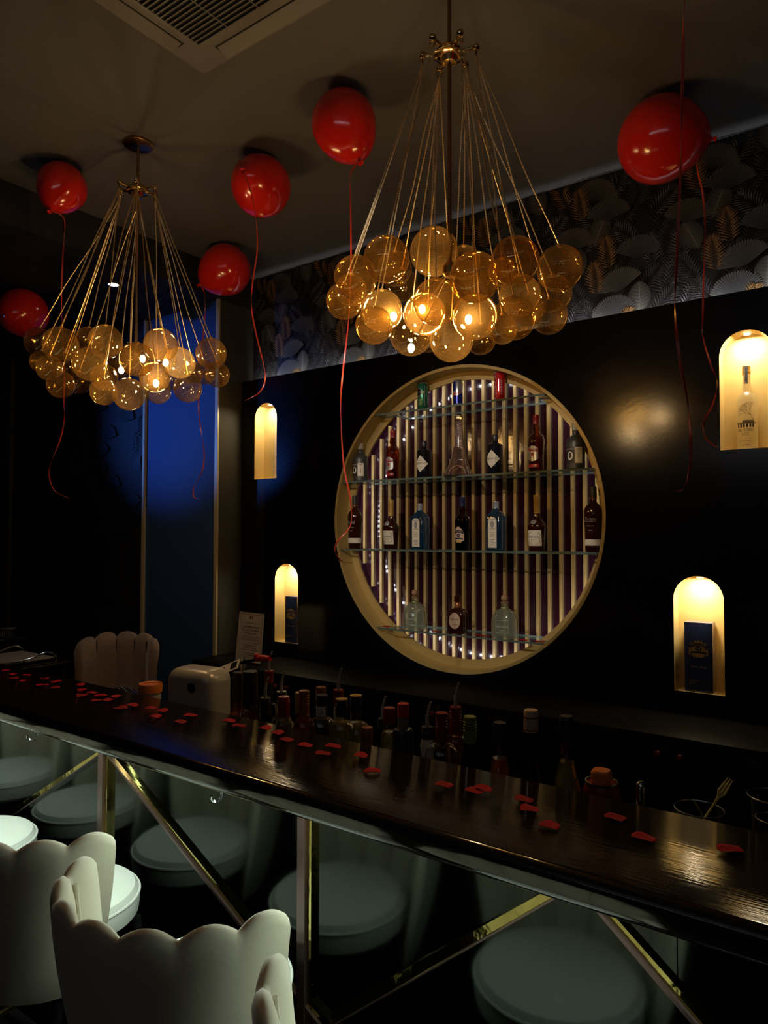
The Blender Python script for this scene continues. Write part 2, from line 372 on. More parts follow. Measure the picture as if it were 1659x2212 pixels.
# palm wallpaper band above the panel
rnd = random.Random(4)
class Paper:
    def __init__(s): s.v = []; s.f = []; s.c = []
    def poly(s, pts, cols, y):
        o = len(s.v); s.v += [(p[0], y, p[1]) for p in pts]; s.f.append(tuple(range(o, o+len(pts)))); s.c.append(cols)
pap = Paper()
X0, X1, Z0, Z1 = XL+0.002, 1.6, 2.58, ZC
pap.poly([(X0, Z0), (X1, Z0), (X1, Z1), (X0, Z1)], [(0.012, 0.010, 0.009)]*4, WP)
def okp(pts): return all(X0 < p[0] < X1 and Z0 < p[1] < Z1 for p in pts)
def mixc(a, b, t): return tuple(a[i]+(b[i]-a[i])*t for i in range(3))
def blade(bx, bz, ang, L, w, c0, c1, y, curl=0.0):
    d = (cos(ang), sin(ang)); n = (-d[1], d[0]); k = curl*L
    b = (bx, bz); m1 = (bx+d[0]*L*.5+n[0]*(w/2+k*.4), bz+d[1]*L*.5+n[1]*(w/2+k*.4)); m2 = (bx+d[0]*L*.5-n[0]*(w/2-k*.4), bz+d[1]*L*.5-n[1]*(w/2-k*.4))
    mm = (bx+d[0]*L*.5+n[0]*k*.4, bz+d[1]*L*.5+n[1]*k*.4)
    t = (bx+d[0]*L+n[0]*k*0, bz+d[1]*L+n[1]*k*0)
    if okp([b, m1, t]): pap.poly([b, mm, t, m1], [c0, c1, c0, c1], y)
    if okp([b, m2, t]): pap.poly([b, m2, t, mm], [c0, mixc(c0, (0, 0, 0), .6), c0, mixc(c0, (0, 0, 0), .3)], y)
def feather(x, z, ang, H, c0, c1, y, W=0.5, n=13):
    for i in range(n):
        f = (i+0.6)/n; px_ = x+cos(ang)*H*f; pz_ = z+sin(ang)*H*f
        L = H*W*(sin(pi*(0.15+0.8*f))**0.7)*rnd.uniform(.85, 1.1)
        for sd in (-1, 1):
            a = ang+sd*(radians(62)-radians(34)*f)
            blade(px_, pz_, a, L, H*0.062, c0, c1, y, curl=-sd*0.16)
    blade(x-cos(ang)*H*.15, z-sin(ang)*H*.15, ang, H*1.15, 0.004, mixc(c0, (0, 0, 0), .5), mixc(c0, (0, 0, 0), .3), y-0.0001)
def fan(x, z, ang, R, c0, c1, y, n=24, spread=2.5, gap=0.9):
    for i in range(n):
        a0 = ang-spread/2+spread*i/n; a1 = a0+spread/n*gap; am = (a0+a1)/2
        p = [(x, z), (x+cos(a0)*R*.93, z+sin(a0)*R*.93), (x+cos(am)*R*rnd.uniform(.98, 1.05), z+sin(am)*R), (x+cos(a1)*R*.93, z+sin(a1)*R*.93)]
        if okp(p): pap.poly(p, [mixc(c0, (0, 0, 0), .5), c0, c1, mixc(c1, c0, .2)], y)
def broad(x, z, ang, H, c0, c1, y):
    W = H*0.42
    def prof(f): return W*(sin(pi*min(1, f*1.0))**0.55)*(1.05-0.45*f)
    N = 9
    d = (cos(ang), sin(ang)); n = (-d[1], d[0])
    for sd in (-1, 1):
        for i in range(N):
            f0, f1 = i/N, (i+.93)/N; a, b = prof(f0), prof(min(1, f1))
            p = [(x+d[0]*H*f0, z+d[1]*H*f0), (x+d[0]*(H*f0+a*.35)+n[0]*sd*a, z+d[1]*(H*f0+a*.35)+n[1]*sd*a),
                 (x+d[0]*(H*f1+b*.35)+n[0]*sd*b, z+d[1]*(H*f1+b*.35)+n[1]*sd*b), (x+d[0]*H*f1, z+d[1]*H*f1)]
            if okp(p): pap.poly(p if sd < 0 else p[::-1], ([c1, c0, mixc(c0, (0, 0, 0), .35), mixc(c1, (0, 0, 0), .2)])[::(1 if sd < 0 else -1)], y)
    blade(x, z, ang, H*1.02, 0.003, mixc(c1, (1, 1, 1), .12), mixc(c1, (1, 1, 1), .15), y-0.0001)
BR0, BR1 = (0.12, 0.062, 0.022), (0.33, 0.18, 0.065)
GR0, GR1 = (0.035, 0.033, 0.033), (0.15, 0.145, 0.145)
DK0, DK1 = (0.014, 0.012, 0.012), (0.055, 0.050, 0.048)
OL0, OL1 = (0.045, 0.040, 0.032), (0.10, 0.088, 0.072)
TILE = []
kinds = ['fan', 'dfeather', 'broad', 'dfeather', 'feather', 'dfeather', 'broad', 'fan', 'dfeather', 'feather', 'dfeather', 'fan']
for q in range(7):
    for c in range(4):
        k = kinds[(q*5+c*3) % 12]; o = c*0.1325+(0.066 if q % 2 else 0); z = 2.56+q*0.118
        TILE += [(k, o+rnd.uniform(-.02, .02), z+rnd.uniform(-.02, .02), rnd.uniform(1.15, 2.0), {'fan': 0.115, 'dfeather': 0.155, 'feather': 0.15, 'broad': 0.15}[k])]
        TILE += [('dfeather', o+0.06, z-0.03, rnd.uniform(0.7, 2.4), 0.14)]
order = {'dfeather': 0, 'broad': 1, 'fan': 2, 'feather': 3}
TILE.sort(key=lambda t: order[t[0]])
for rep in range(-1, 11):
    for i, (k, tx, tz, a, s) in enumerate(TILE):
        x = X0+rep*0.53+tx; y = WP-0.0006-0.00035*i
        if k == 'feather': feather(x, tz, a, s, BR0, BR1, y)
        elif k == 'dfeather': feather(x, tz, a, s, DK0, GR1 if i % 3 == 0 else DK1, y, W=0.62, n=12)
        elif k == 'fan': fan(x, tz, a, s, GR0 if i % 2 else OL0, (0.085, 0.08, 0.075) if i % 2 else OL1, y)
        else: broad(x, tz, a, s, OL0, OL1, y)
me = bpy.data.meshes.new('wall_wallpaper'); me.from_pydata(pap.v, [], pap.f); me.materials.append(MT['wallpaper_print'])
cl = me.color_attributes.new('ink', 'FLOAT_COLOR', 'CORNER'); i = 0
flatc = []
for c in pap.c:
    for q in c: flatc += [q[0], q[1], q[2], 1.0]
cl.data.foreach_set('color', flatc)
o = bpy.data.objects.new('wall_upper', me); COL.objects.link(o)
struct(o, 'wallpaper band printed with bronze and grey palm leaves above the bar', 'wall')
struct(MB().box(XL, 1.6, WP+0.003, WP+0.08, 2.56, ZC).build('trim_2', 'dark_wall'), 'dark backing of the wallpaper band', 'trim')
tag(MB().box(XL+0.02, 1.58, 3.285, 3.305, 2.585, 2.592).build('led_strip', 'led_soft'), 'white led strip hidden behind the top of the black wall panel', 'light strip')

# left: wall facing the room with blue washed panel, gold trims, dark wallpaper
YL = 3.062
struct(MB().box(-7.5, -4.345, YL, YL+0.08, 0, 3.168).build('wall_left_back', 'dark_wall'), 'very dark wall behind the lounge chair at the left', 'wall')
pap = Paper(); Z0, Z1 = 0.3, 3.16
def okp(pts): return all(-6.2 < p[0] < -4.36 and Z0 < p[1] < Z1 for p in pts)
for r_ in range(4):
    for c_ in range(-1, 5):
        for i, (k, tx, tz, a, s) in enumerate(TILE):
            x = -6.3+c_*0.53+tx; z = tz-2.3+r_*0.86; y = YL-0.0006-0.0003*i
            if k == 'feather': feather(x, z, a, s, DK0, DK1, y, n=8)
            elif k == 'fan': fan(x, z, a, s, DK0, (0.03, .03, .03), y, n=12)
me = bpy.data.meshes.new('wallpaper'); me.from_pydata(pap.v, [], pap.f); me.materials.append(MT['wallpaper_print'])
cl = me.color_attributes.new('ink', 'FLOAT_COLOR', 'CORNER'); flatc = []
for c in pap.c:
    for q in c: flatc += [q[0], q[1], q[2], 1.0]
cl.data.foreach_set('color', flatc)
o = bpy.data.objects.new('wall_left_paper', me); COL.objects.link(o); struct(o, 'black palm wallpaper on the wall behind the lounge chair', 'wall')
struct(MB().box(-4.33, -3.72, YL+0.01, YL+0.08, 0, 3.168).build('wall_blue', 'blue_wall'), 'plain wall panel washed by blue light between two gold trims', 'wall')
struct(MB().box(-4.352, -4.33, YL-0.012, YL+0.06, 0, 3.168).build('trim_3', 'gold_trim'), 'thin gold vertical trim left of the blue wall panel', 'trim')
struct(MB().box(-3.576, -3.548, YL-0.014, YL-0.001, 0, 3.168).build('trim_4', 'gold_trim'), 'gold vertical trim right of the blue wall panel', 'trim')
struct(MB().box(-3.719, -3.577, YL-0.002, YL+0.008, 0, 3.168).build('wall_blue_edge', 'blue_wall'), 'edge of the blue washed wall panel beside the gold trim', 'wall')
struct(MB().box(-6.45, -6.22, YL-0.03, YL-0.001, 0, 3.168).build('trim_5', 'olive_wall'), 'dim brown vertical post at the far left', 'trim')

# ------------------------------------------------------------------ round display niche
RN = thing('round_display_niche', 'large round backlit display niche with gold rim and gold slats in the black wall', 'display niche', (CX, D, CZ))
def ring(r0_, r1_, y0, y1, n=96, mi=0):
    mb = MB(); prof = [(r0_, y0), (r1_, y0), (r1_, y1), (r0_, y1)]; V = []; F = []
    for k in range(n):
        a = 2*pi*k/n
        for r, y in prof: V.append((cos(a)*r, y, sin(a)*r))
    for k in range(n):
        for j in range(4):
            F.append((4*k+j, 4*k+(j+1) % 4, 4*((k+1) % n)+(j+1) % 4, 4*((k+1) % n)+j))
    return mb.add(V, F, mi, True)
ring(CR-0.004, CR+0.012, -0.003, 0.113).build('outer_rim', 'gold_paint', RN)
ring(0.757, CR-0.004, 0.103, 0.115).build('inner_rim', 'gold_paint', RN)
ring(CR+0.03, CR+0.045, 0.113, 0.27).build('side_wall', 'burgundy', RN)
mb = MB(); n = 96; mb.add([(0, 0.262, 0)]+[(cos(2*pi*k/n)*(CR+0.04), 0.262, sin(2*pi*k/n)*(CR+0.04)) for k in range(n)], [(0, 1+k, 1+(k+1) % n) for k in range(n)])
mb.build('back_panel', 'burgundy', RN)
ns = 26
for i in range(ns):
    x = -2.69+i*0.0641-CX
    if abs(x) > CR: continue
    h = sqrt((CR+0.02)**2-x*x)
    MB().box(x-0.0085, x+0.0085, 0.242, 0.262, -h, h).build('slat', 'slat_gold', RN)
mb = MB(); n = 150
for k in range(n):
    a = 2*pi*k/n; c_, s_ = cos(a), sin(a); r = 0.784; w = 0.0045
    P = Vector((c_*r, 0.121, s_*r)); t = Vector((-s_, 0, c_))*w; q = Vector((c_, 0, s_))*w
    mb.add([P-t-q, P+t-q, P+t+q, P-t+q], [(0, 1, 2, 3)])
mb.build('led_strip', 'led_white', RN)
ring(0.774, 0.796, 0.116, 0.119).build('led_tape', 'dark_plastic', RN)

# glass shelves
SHELF = [(2.328, 'highest glass shelf, holding three drink cans'), (1.948, 'second glass shelf from the top, holding the tower shaped bottle'),
         (1.548, 'third glass shelf, holding two blue square bottles'), (1.103, 'lowest glass shelf, holding clear squat bottles and petals')]
for z, lb in SHELF:
    hw0 = sqrt(max(0.01, (CR-0.006)**2-(z-CZ)**2)); hw1 = sqrt(max(0.01, (0.757-0.002)**2-(z-CZ)**2))
    t = 0.010
    pts = [(CX-hw0, D+0.008), (CX+hw0, D+0.008), (CX+hw0, D+0.102), (CX+hw1, D+0.102), (CX+hw1, D+0.226), (CX-hw1, D+0.226), (CX-hw1, D+0.102), (CX-hw0, D+0.102)]
    mb = MB(); N = len(pts)
    mb.add([(x, y, z-t) for x, y in pts]+[(x, y, z) for x, y in pts], [tuple(range(N))[::-1], tuple(range(N, 2*N))]+[(k, (k+1) % N, (k+1) % N+N, k+N) for k in range(N)])
    mb.mi = [0, 0]+[1]*N
    tag(mb.build('glass_shelf', ['shelf_glass', 'glass_edge']), lb, 'shelf', 'glass shelves in the round niche')

# ------------------------------------------------------------------ arched niches
NL = ['slim gold arched niche, empty, upper left of the round display', 'lower left arched niche holding a navy box',
      'brightly lit arched niche with frosted bottle, upper right', 'lower right arched niche holding a navy box with gold crest']
for (cx, w, z0, z1), lb in zip(NICHES, NL):
    nt_ = thing('arched_niche', lb, 'niche', (cx, D, z0), group='arched niches in the black wall')
    P = [(x-cx, z-z0) for x, z in arch(cx, w-0.0015, z0+0.0008, z1-0.0008)]; N = len(P); d0, d1 = 0.001, 0.088
    MB().add([(x, d0, z) for x, z in P]+[(x, d1, z) for x, z in P], [(k, (k+1) % N, (k+1) % N+N, k+N) for k in range(N)]).build('lining', 'niche_cream', nt_)
    MB().add([(x, d1, z) for x, z in P], [tuple(range(N))]).build('back', 'niche_cream', nt_)
    h = z1-z0
    MB().lathe([(0.0, 0.0), (0.014, 0.0), (0.014, 0.004), (0, 0.004)], 20, c=(0.0, 0.045, h-0.011), caps=False).build('spot_lamp', 'spot_glow', nt_)
    e = {0: 1.1, 1: 1.0, 2: 1.6, 3: 1.3}[NICHES.index((cx, w, z0, z1))]
    lamp('AREA', 'niche_light', (0, 0.022, h-0.016), e, (1.0, 0.86, 0.56), aim=(0, 0.035, 0), parent=nt_, shape='DISK', size=0.05)

# ------------------------------------------------------------------ labels on bottles
class Wrap:
    """places flat artwork (x across, z up) on the front (-y) of a body of half depth/radius rad"""
    def __init__(s, rad, kind='round', e=0.0007): s.r = rad; s.k = kind; s.e = e
    def p(s, x, z, lift=0):
        r = (s.r(z) if callable(s.r) else s.r)+s.e+lift
        if s.k == 'sup':
            q = min(0.999, abs(x)/r); return (x, -r*0.86*(1-q**2.4)**(1/2.4)-(s.e+lift)*0.6, z)
        if s.k == 'round': return (r*sin(x/r), -r*cos(x/r), z)
        return (x, -r, z)
def patch(mb, wr, x0, x1, fz, mi, lift=0, n=14, rows=1):
    V = []; F = []
    if callable(wr.r): rows = max(rows, 6)
    for i in range(n+1):
        x = x0+(x1-x0)*i/n; a, b = fz((i/n)*2-1)
        for j in range(rows+1): V.append(wr.p(x, a+(b-a)*j/rows, lift))
    R = rows+1
    for i in range(n):
        for j in range(rows): F.append((i*R+j, (i+1)*R+j, (i+1)*R+j+1, i*R+j+1))
    mb.add(V, F, mi, True)
def rect(z0, z1): return lambda u: (z0, z1)
def oval(zc, h): return lambda u: (zc-h*sqrt(max(0, 1-u*u)), zc+h*sqrt(max(0, 1-u*u)))
def diamond(zc, h): return lambda u: (zc-h*(1-abs(u)), zc+h*(1-abs(u)))
def archl(z0, z1, r): return lambda u: (z0, z1-r+r*sqrt(max(0, 1-u*u)))
def txt(mb, wr, s, size, x, z, mi, lift=0.0005, italic=0.0, vert=False, xs=1.0, spacing=1.0):
    V, F = text_geo(s, size, italic, spacing)
    if vert: V = [(-b, a) for a, b in V]
    mb.add([wr.p(x+a*xs, z+b, lift) for a, b in V], F, mi)
def screw_cap(mb, r, z0, z1, mi=0, grooves=4, c=(0, 0)):
    h = z1-z0; pr = [(r*0.98, z0)]
    for k in range(grooves):
        q = z0+h*(0.45+0.42*k/grooves); pr += [(r, q), (r, q+h*.05), (r*.93, q+h*.065), (r*.93, q+h*.085), (r, q+h*.10)]
    pr += [(r, z1-h*.04), (r*.93, z1), (0, z1)]
    mb.lathe(pr, 24, mi, c=(c[0], c[1], 0), caps=False)

# ------------------------------------------------------------------ bottles of the display
YS = 3.312
G_T = 'bottles on the second shelf'; G_M = 'bottles on the third shelf'
def P_(x, z, dz=0.0005): return (x, YS, z+dz)
def diplomatico(x, y, z, label):
    t = thing('rum_bottle', label, 'bottle', (x, y, z), group='matte rum bottles on the second shelf')
    MB().lathe([(0.040, 0), (0.044, 0.004), (0.0445, 0.10), (0.046, 0.128), (0.040, 0.148), (0.024, 0.162), (0.0165, 0.168), (0.0155, 0.186), (0.017, 0.190), (0, 0.190)], 36).build('glass_body', 'olive_glass', t)
    MB().lathe([(0.0165, 0.190), (0.0175, 0.192), (0.0175, 0.224), (0.015, 0.228), (0, 0.228)], 28).build('stopper', 'frost_mark', t)
    mb = MB(); w = Wrap(0.0446)
    patch(mb, w, -0.040, 0.012, rect(0.028, 0.105), 1); patch(mb, w, 0.012, 0.050, rect(0.028, 0.105), 0)
    patch(mb, w, -0.028, 0.004, oval(0.064, 0.020), 0, 0.0003); patch(mb, w, -0.020, -0.004, oval(0.066, 0.013), 1, 0.0006)
    txt(mb, w, 'DIPLOMATICO', 0.0085, -0.012, 0.096, 0, xs=0.85); txt(mb, w, 'RUM', 0.011, 0.031, 0.094, 1); txt(mb, w, 'RESERVA', 0.008, 0.031, 0.062, 1, vert=True)
    mb.build('paper_label', ['cream_label', 'ink'], t)
diplomatico(-2.5803, YS, 1.9485, 'matte dark rum bottle at the left end of the second shelf')
diplomatico(-1.2555, YS, 1.9485, 'matte dark rum bottle at the right end of the second shelf')
def whisky(x, y, z, label, aged):
    t = thing('whisky_bottle', label, 'bottle', (x, y, z), group='whisky bottles on the shelves')
    MB().lathe([(0.034, 0), (0.037, 0.004), (0.0375, 0.02), (0.0385, 0.10), (0.0425, 0.145), (0.042, 0.160), (0.036, 0.178), (0.024, 0.192), (0.0145, 0.198), (0.017, 0.204), (0.0205, 0.215), (0.019, 0.228), (0.0145, 0.238), (0.0145, 0.244), (0, 0.244)], 36).build('glass_body', 'dark_glass' if aged else 'whisky_glass', t)
    MB().lathe([(0.0348, 0.003), (0.0352, 0.02), (0.0362, 0.10), (0.040, 0.143), (0.0395, 0.158), (0.034, 0.174), (0, 0.178)], 28).build('liquor', 'dark_glass' if aged else 'amber_liquor', t)
    MB().lathe([(0.0158, 0.232 if aged else 0.240), (0.0162, 0.245), (0.0150, 0.262), (0.0165, 0.266), (0.0165, 0.283), (0.014, 0.286), (0, 0.286)], 28).build('cap', 'cap_navy' if aged else 'red_cap', t)
    mb = MB(); w = Wrap(lambda z_: 0.0375+0.001*max(0, min(1, (z_-0.02)/0.08))+max(0, z_-0.1)*0.0889)
    if aged:
        MB().lathe([(0.0168, 0.215), (0.0172, 0.232), (0.0165, 0.233)], 24, caps=False).build('neck_band', 'copper', t)
        patch(mb, w, -0.036, 0.030, lambda u: (0.045+0.010*abs(u)**3, 0.112+0.014*cos(u*2.6)), 0)
        patch(mb, w, -0.034, 0.028, lambda u: (0.093-0.006*u*u, 0.108-0.006*u*u), 1, 0.0004); txt(mb, w, 'CHIVAS REGAL', 0.011, -0.003, 0.099, 0, 0.0008, xs=0.72)
        patch(mb, w, -0.014, 0.008, oval(0.079, 0.009), 1, 0.0004); txt(mb, w, '18', 0.012, -0.003, 0.079, 0, 0.0008)
        patch(mb, w, -0.030, 0.024, lambda u: (0.060-0.004*u*u, 0.067-0.004*u*u), 1, 0.0004); patch(mb, w, -0.018, 0.014, rect(0.040, 0.053), 2, 0.0004)
        mb.build('paper_label', ['cap_cream', 'cap_navy', 'yellow_cap'], t)
    else:
        patch(mb, w, -0.034, 0.026, lambda u: (0.050+0.012*abs(u)**2, 0.128-0.014*abs(u)**2), 0)
        patch(mb, w, -0.033, 0.025, lambda u: (0.099-0.003*u, 0.113-0.003*u), 1, 0.0004); txt(mb, w, 'CHIVAS', 0.014, -0.004, 0.106, 0, 0.0008)
        patch(mb, w, -0.012, 0.004, oval(0.085, 0.009), 1, 0.0004); txt(mb, w, 'REGAL', 0.008, -0.004, 0.070, 1, 0.0005)
        patch(mb, w, -0.034, 0.028, rect(0.020, 0.036), 1); txt(mb, w, '12', 0.014, 0.010, 0.028, 0, 0.0006)
        mb.build('paper_label', ['silver_ink', 'red_label'], t)
whisky(-2.3436, YS, 1.9485, 'amber whisky bottle with red cap, left of the two on the second shelf', False)
whisky(-1.4604, YS, 1.9485, 'amber whisky bottle with red cap, right of the two on the second shelf', False)
whisky(-1.8862, YS, 1.5485, 'dark whisky bottle with navy cap in the middle of the third shelf', True)
def gin(x, y, z, label):
    t = thing('gin_bottle', label, 'bottle', (x, y, z), group='black apothecary gin bottles')
    MB().lathe([(0.037, 0), (0.0405, 0.003), (0.0415, 0.01), (0.0415, 0.146), (0.038, 0.153), (0.020, 0.162), (0.0145, 0.166), (0.0135, 0.172), (0, 0.172)], 36).build('glass_body', 'apoth_black', t)
    MB().lathe([(0.015, 0.170), (0.0165, 0.173), (0.0165, 0.200), (0.014, 0.206), (0, 0.206)], 20).build('stopper', 'cap_dark', t)
    mb = MB(); w = Wrap(0.0415)
    patch(mb, w, -0.046, 0.046, diamond(0.076, 0.047), 0, n=20); txt(mb, w, "HENDRICK'S", 0.0175, 0.0, 0.077, 1, xs=0.78); txt(mb, w, 'GIN', 0.009, 0, 0.060, 1, spacing=1.6)
    txt(mb, w, 'EST 1886', 0.0055, 0, 0.094, 1)
    mb.build('paper_label', ['cream_label', 'ink'], t)
gin(-2.1288, YS, 1.9485, 'black apothecary gin bottle with diamond label, left of the tower bottle')
gin(-1.6902, YS, 1.9485, 'black apothecary gin bottle with diamond label, right of the tower bottle')

def tower(x, y, z):
    t = thing('tower_bottle', 'glass bottle shaped like a lattice tower with copper cap, centre of second shelf', 'bottle', (x, y, z), rz=radians(20))
    pr = [(0.078, 0.0), (0.080, 0.006), (0.064, 0.018), (0.050, 0.045), (0.042, 0.078), (0.044, 0.080), (0.044, 0.085), (0.038, 0.087), (0.032, 0.115), (0.0275, 0.145), (0.0295, 0.147), (0.0295, 0.152), (0.024, 0.155), (0.0205, 0.20), (0.0175, 0.25), (0.0165, 0.295), (0, 0.297)]
    MB().lathe(pr, 40, 0, p=7).build('glass_body', 'rose_glass', t)
    mb = MB()
    for q in range(4):
        a = q*pi/2
        for k in range(11):
            z0 = 0.155+k*0.0125; r = 0.0235-(z0-0.155)*0.05; R = Matrix.Rotation(a, 4, 'Z')
            for s_ in (-1, 1): mb.tube([R @ Vector((-s_*r*.75, -r*1.02, z0)), R @ Vector((s_*r*.75, -r*1.0, z0+0.0125))], 0.0010, 4)
        for s_ in (-1, 1):
            R = Matrix.Rotation(a, 4, 'Z')
            mb.tube([R @ Vector((s_*rr*0.97, -rr*0.97, zz)) for rr, zz in pr[1:-2]], 0.0022, 5)
        R = Matrix.Rotation(a, 4, 'Z')
        mb.tube([R @ Vector((0.045*cos(b), -0.068-0.0+0.022*sin(b), 0.004+0.048*sin(b))) for b in [pi*k/8 for k in range(9)]], 0.0022, 5)
    mb.build('lattice', 'rose_edge', t)
    MB().lathe([(0.0185, 0.297), (0.0195, 0.300), (0.0190, 0.318), (0.0205, 0.320), (0.0195, 0.327), (0.015, 0.329), (0, 0.329)], 12, p=4).build('cap', 'gold_metal', t)
tower(-1.9060, YS, 1.9485)
def zacapa(x, y, z, label):
    t = thing('aged_rum_bottle', label, 'bottle', (x, y, z), group='dark aged rum bottles on the third shelf')
    MB().lathe([(0.033, 0), (0.037, 0.004), (0.038, 0.02), (0.0405, 0.12), (0.0445, 0.175), (0.044, 0.195), (0.037, 0.217), (0.022, 0.233), (0.0165, 0.242), (0.0155, 0.258), (0, 0.258)], 36).build('glass_body', 'dark_liquor', t)
    MB().lathe([(0.0175, 0.256), (0.0178, 0.262), (0.0170, 0.312), (0.014, 0.316), (0, 0.316)], 28).build('cap', 'cap_dark', t)
    MB().lathe([(0.0180, 0.254), (0.0182, 0.2585), (0.0175, 0.259)], 28, caps=False).build('neck_band', 'copper', t)
    mb = MB(); V = []; F = []; n = 40
    for j in range(9):
        for k in range(n):
            a = 2*pi*k/n; r = 0.0402+0.0009*((j+k) % 2); V.append((cos(a)*r, sin(a)*r, 0.032+j*0.0038))
    for j in range(8):
        for k in range(n): F.append((j*n+k, j*n+(k+1) % n, (j+1)*n+(k+1) % n, (j+1)*n+k))
    mb.add(V, F, 0, False).build('woven_band', 'cream_label', t)
    mb = MB(); w = Wrap(lambda z_: 0.0405+max(0, z_-0.12)*0.073)
    txt(mb, w, 'Zacapa', 0.026, -0.004, 0.158, 0, italic=0.3, xs=0.85); patch(mb, w, -0.034, 0.030, rect(0.1455, 0.1467), 0, 0.0004); txt(mb, w, 'CENTENARIO', 0.007, 0, 0.125, 0); txt(mb, w, 'RON', 0.009, 0, 0.105, 0)
    mb.build('printed_lettering', ['silver_ink'], t)
zacapa(-2.6209, YS, 1.5485, 'tall dark rum bottle with cream woven band at the left end of the third shelf')
zacapa(-1.1713, YS, 1.5485, 'tall dark rum bottle with cream woven band at the right end of the third shelf')
def cognac(x, y, z, label):
    t = thing('cognac_bottle', label, 'bottle', (x, y, z), group='cognac bottles on the third shelf')
    MB().lathe([(0.034, 0), (0.038, 0.003), (0.0385, 0.02), (0.0465, 0.115), (0.047, 0.126), (0.040, 0.142), (0.024, 0.158), (0.0165, 0.175), (0.0150, 0.198), (0, 0.198)], 36, p=2.4, ay=0.86).build('glass_body', 'dark_liquor', t)
    MB().lathe([(0.0160, 0.190), (0.0163, 0.255), (0.0172, 0.257), (0.0172, 0.280), (0.014, 0.283), (0, 0.283)], 28).build('cap', 'yellow_cap', t)
    mb = MB(); w = Wrap(lambda z_: 0.0385+(z_-0.02)*0.0842, 'sup')
    patch(mb, w, -0.037, 0.035, rect(0.028, 0.106), 0, rows=2)
    txt(mb, w, 'Hennessy', 0.0175, -0.001, 0.073, 1, xs=0.85); txt(mb, w, 'VERY SPECIAL', 0.0055, -0.001, 0.060, 1); txt(mb, w, 'COGNAC', 0.006, -0.001, 0.042, 2)
    for k in range(26):
        a = 2*pi*k/26; xx = 0.029*math.copysign(abs(cos(a))**0.6, cos(a))-0.001; zz = 0.067+0.031*math.copysign(abs(sin(a))**0.6, sin(a))
        patch(mb, w, xx-0.0022, xx+0.0022, oval(zz, 0.0016+0.001*(k % 2)), 2 if k % 3 else 1, 0.0004, n=4)
    mb.build('paper_label', ['cream_label', 'ink', 'yellow_cap'], t)
    mb = MB(); mb.lathe([(0, 0), (0.014, 0), (0.0155, 0.0012), (0.014, 0.0026), (0.010, 0.0022), (0.0, 0.003)], 24, caps=False)
    mb.move(Matrix.Translation((-0.004, -0.0335, 0.146)) @ Matrix.Rotation(radians(48), 4, 'X')); mb.build('medallion', 'silver_ink', t)
cognac(-2.3565, YS, 1.5485, 'dark cognac bottle with gold neck, second from left on the third shelf')
cognac(-1.4585, YS, 1.5485, 'dark cognac bottle with gold neck, second from right on the third shelf')
def bluegin(x, y, z, label):
    t = thing('blue_gin_bottle', label, 'bottle', (x, y, z), group='blue square gin bottles')
    MB().lathe([(0.038, 0), (0.0405, 0.003), (0.0415, 0.012), (0.0435, 0.176), (0.040, 0.184), (0.024, 0.204), (0.0155, 0.211), (0.0150, 0.222), (0, 0.222)], 40, p=6).build('glass_body', 'blue_glass', t)
    MB().lathe([(0.0160, 0.217), (0.0162, 0.250), (0.0170, 0.252), (0.0165, 0.257), (0, 0.257)], 28).build('cap', 'silver_ink', t)
    mb = MB(); w = Wrap(0.0436, 'flat')
    patch(mb, w, -0.026, 0.026, archl(0.014, 0.176, 0.020), 1, 0, n=16); patch(mb, w, -0.0245, 0.0245, archl(0.0155, 0.1745, 0.0195), 0, 0.0003, n=16)
    patch(mb, w, -0.0225, 0.0225, archl(0.0175, 0.172, 0.0185), 1, 0.0005, n=16); patch(mb, w, -0.0218, 0.0218, archl(0.0185, 0.1712, 0.018), 0, 0.0007, n=16)
    txt(mb, w, 'BOMBAY', 0.0105, 0, 0.160, 1, 0.0010, xs=0.85); patch(mb, w, -0.010, 0.010, oval(0.137, 0.016), 1, 0.0009); patch(mb, w, -0.008, 0.008, oval(0.137, 0.0135), 2, 0.0011)
    txt(mb, w, 'SAPPHIRE', 0.0092, 0, 0.114, 1, 0.0010, xs=0.85); txt(mb, w, 'DISTILLED', 0.0065, 0, 0.094, 1, 0.0010); txt(mb, w, 'LONDON', 0.0065, 0, 0.083, 1, 0.0010); txt(mb, w, 'DRY GIN', 0.0065, 0, 0.072, 1, 0.0010)
    for q in (0.058, 0.050, 0.042, 0.030): patch(mb, w, -0.014, 0.014, rect(q, q+0.0018), 1, 0.0010, n=1)
    # lettering up the right side
    V, F = text_geo('BOMBAY SAPPHIRE', 0.017); mb.add([(0.0441, -b, 0.095+a*0.95) for a, b in V], F, 2)
    mb.build('paper_label', ['cream_label', 'ink', 'silver_ink'], t)
bluegin(-2.1565, YS, 1.5485, 'blue square gin bottle left of the navy capped whisky')
bluegin(-1.6852, YS, 1.5485, 'blue square gin bottle right of the navy capped whisky')
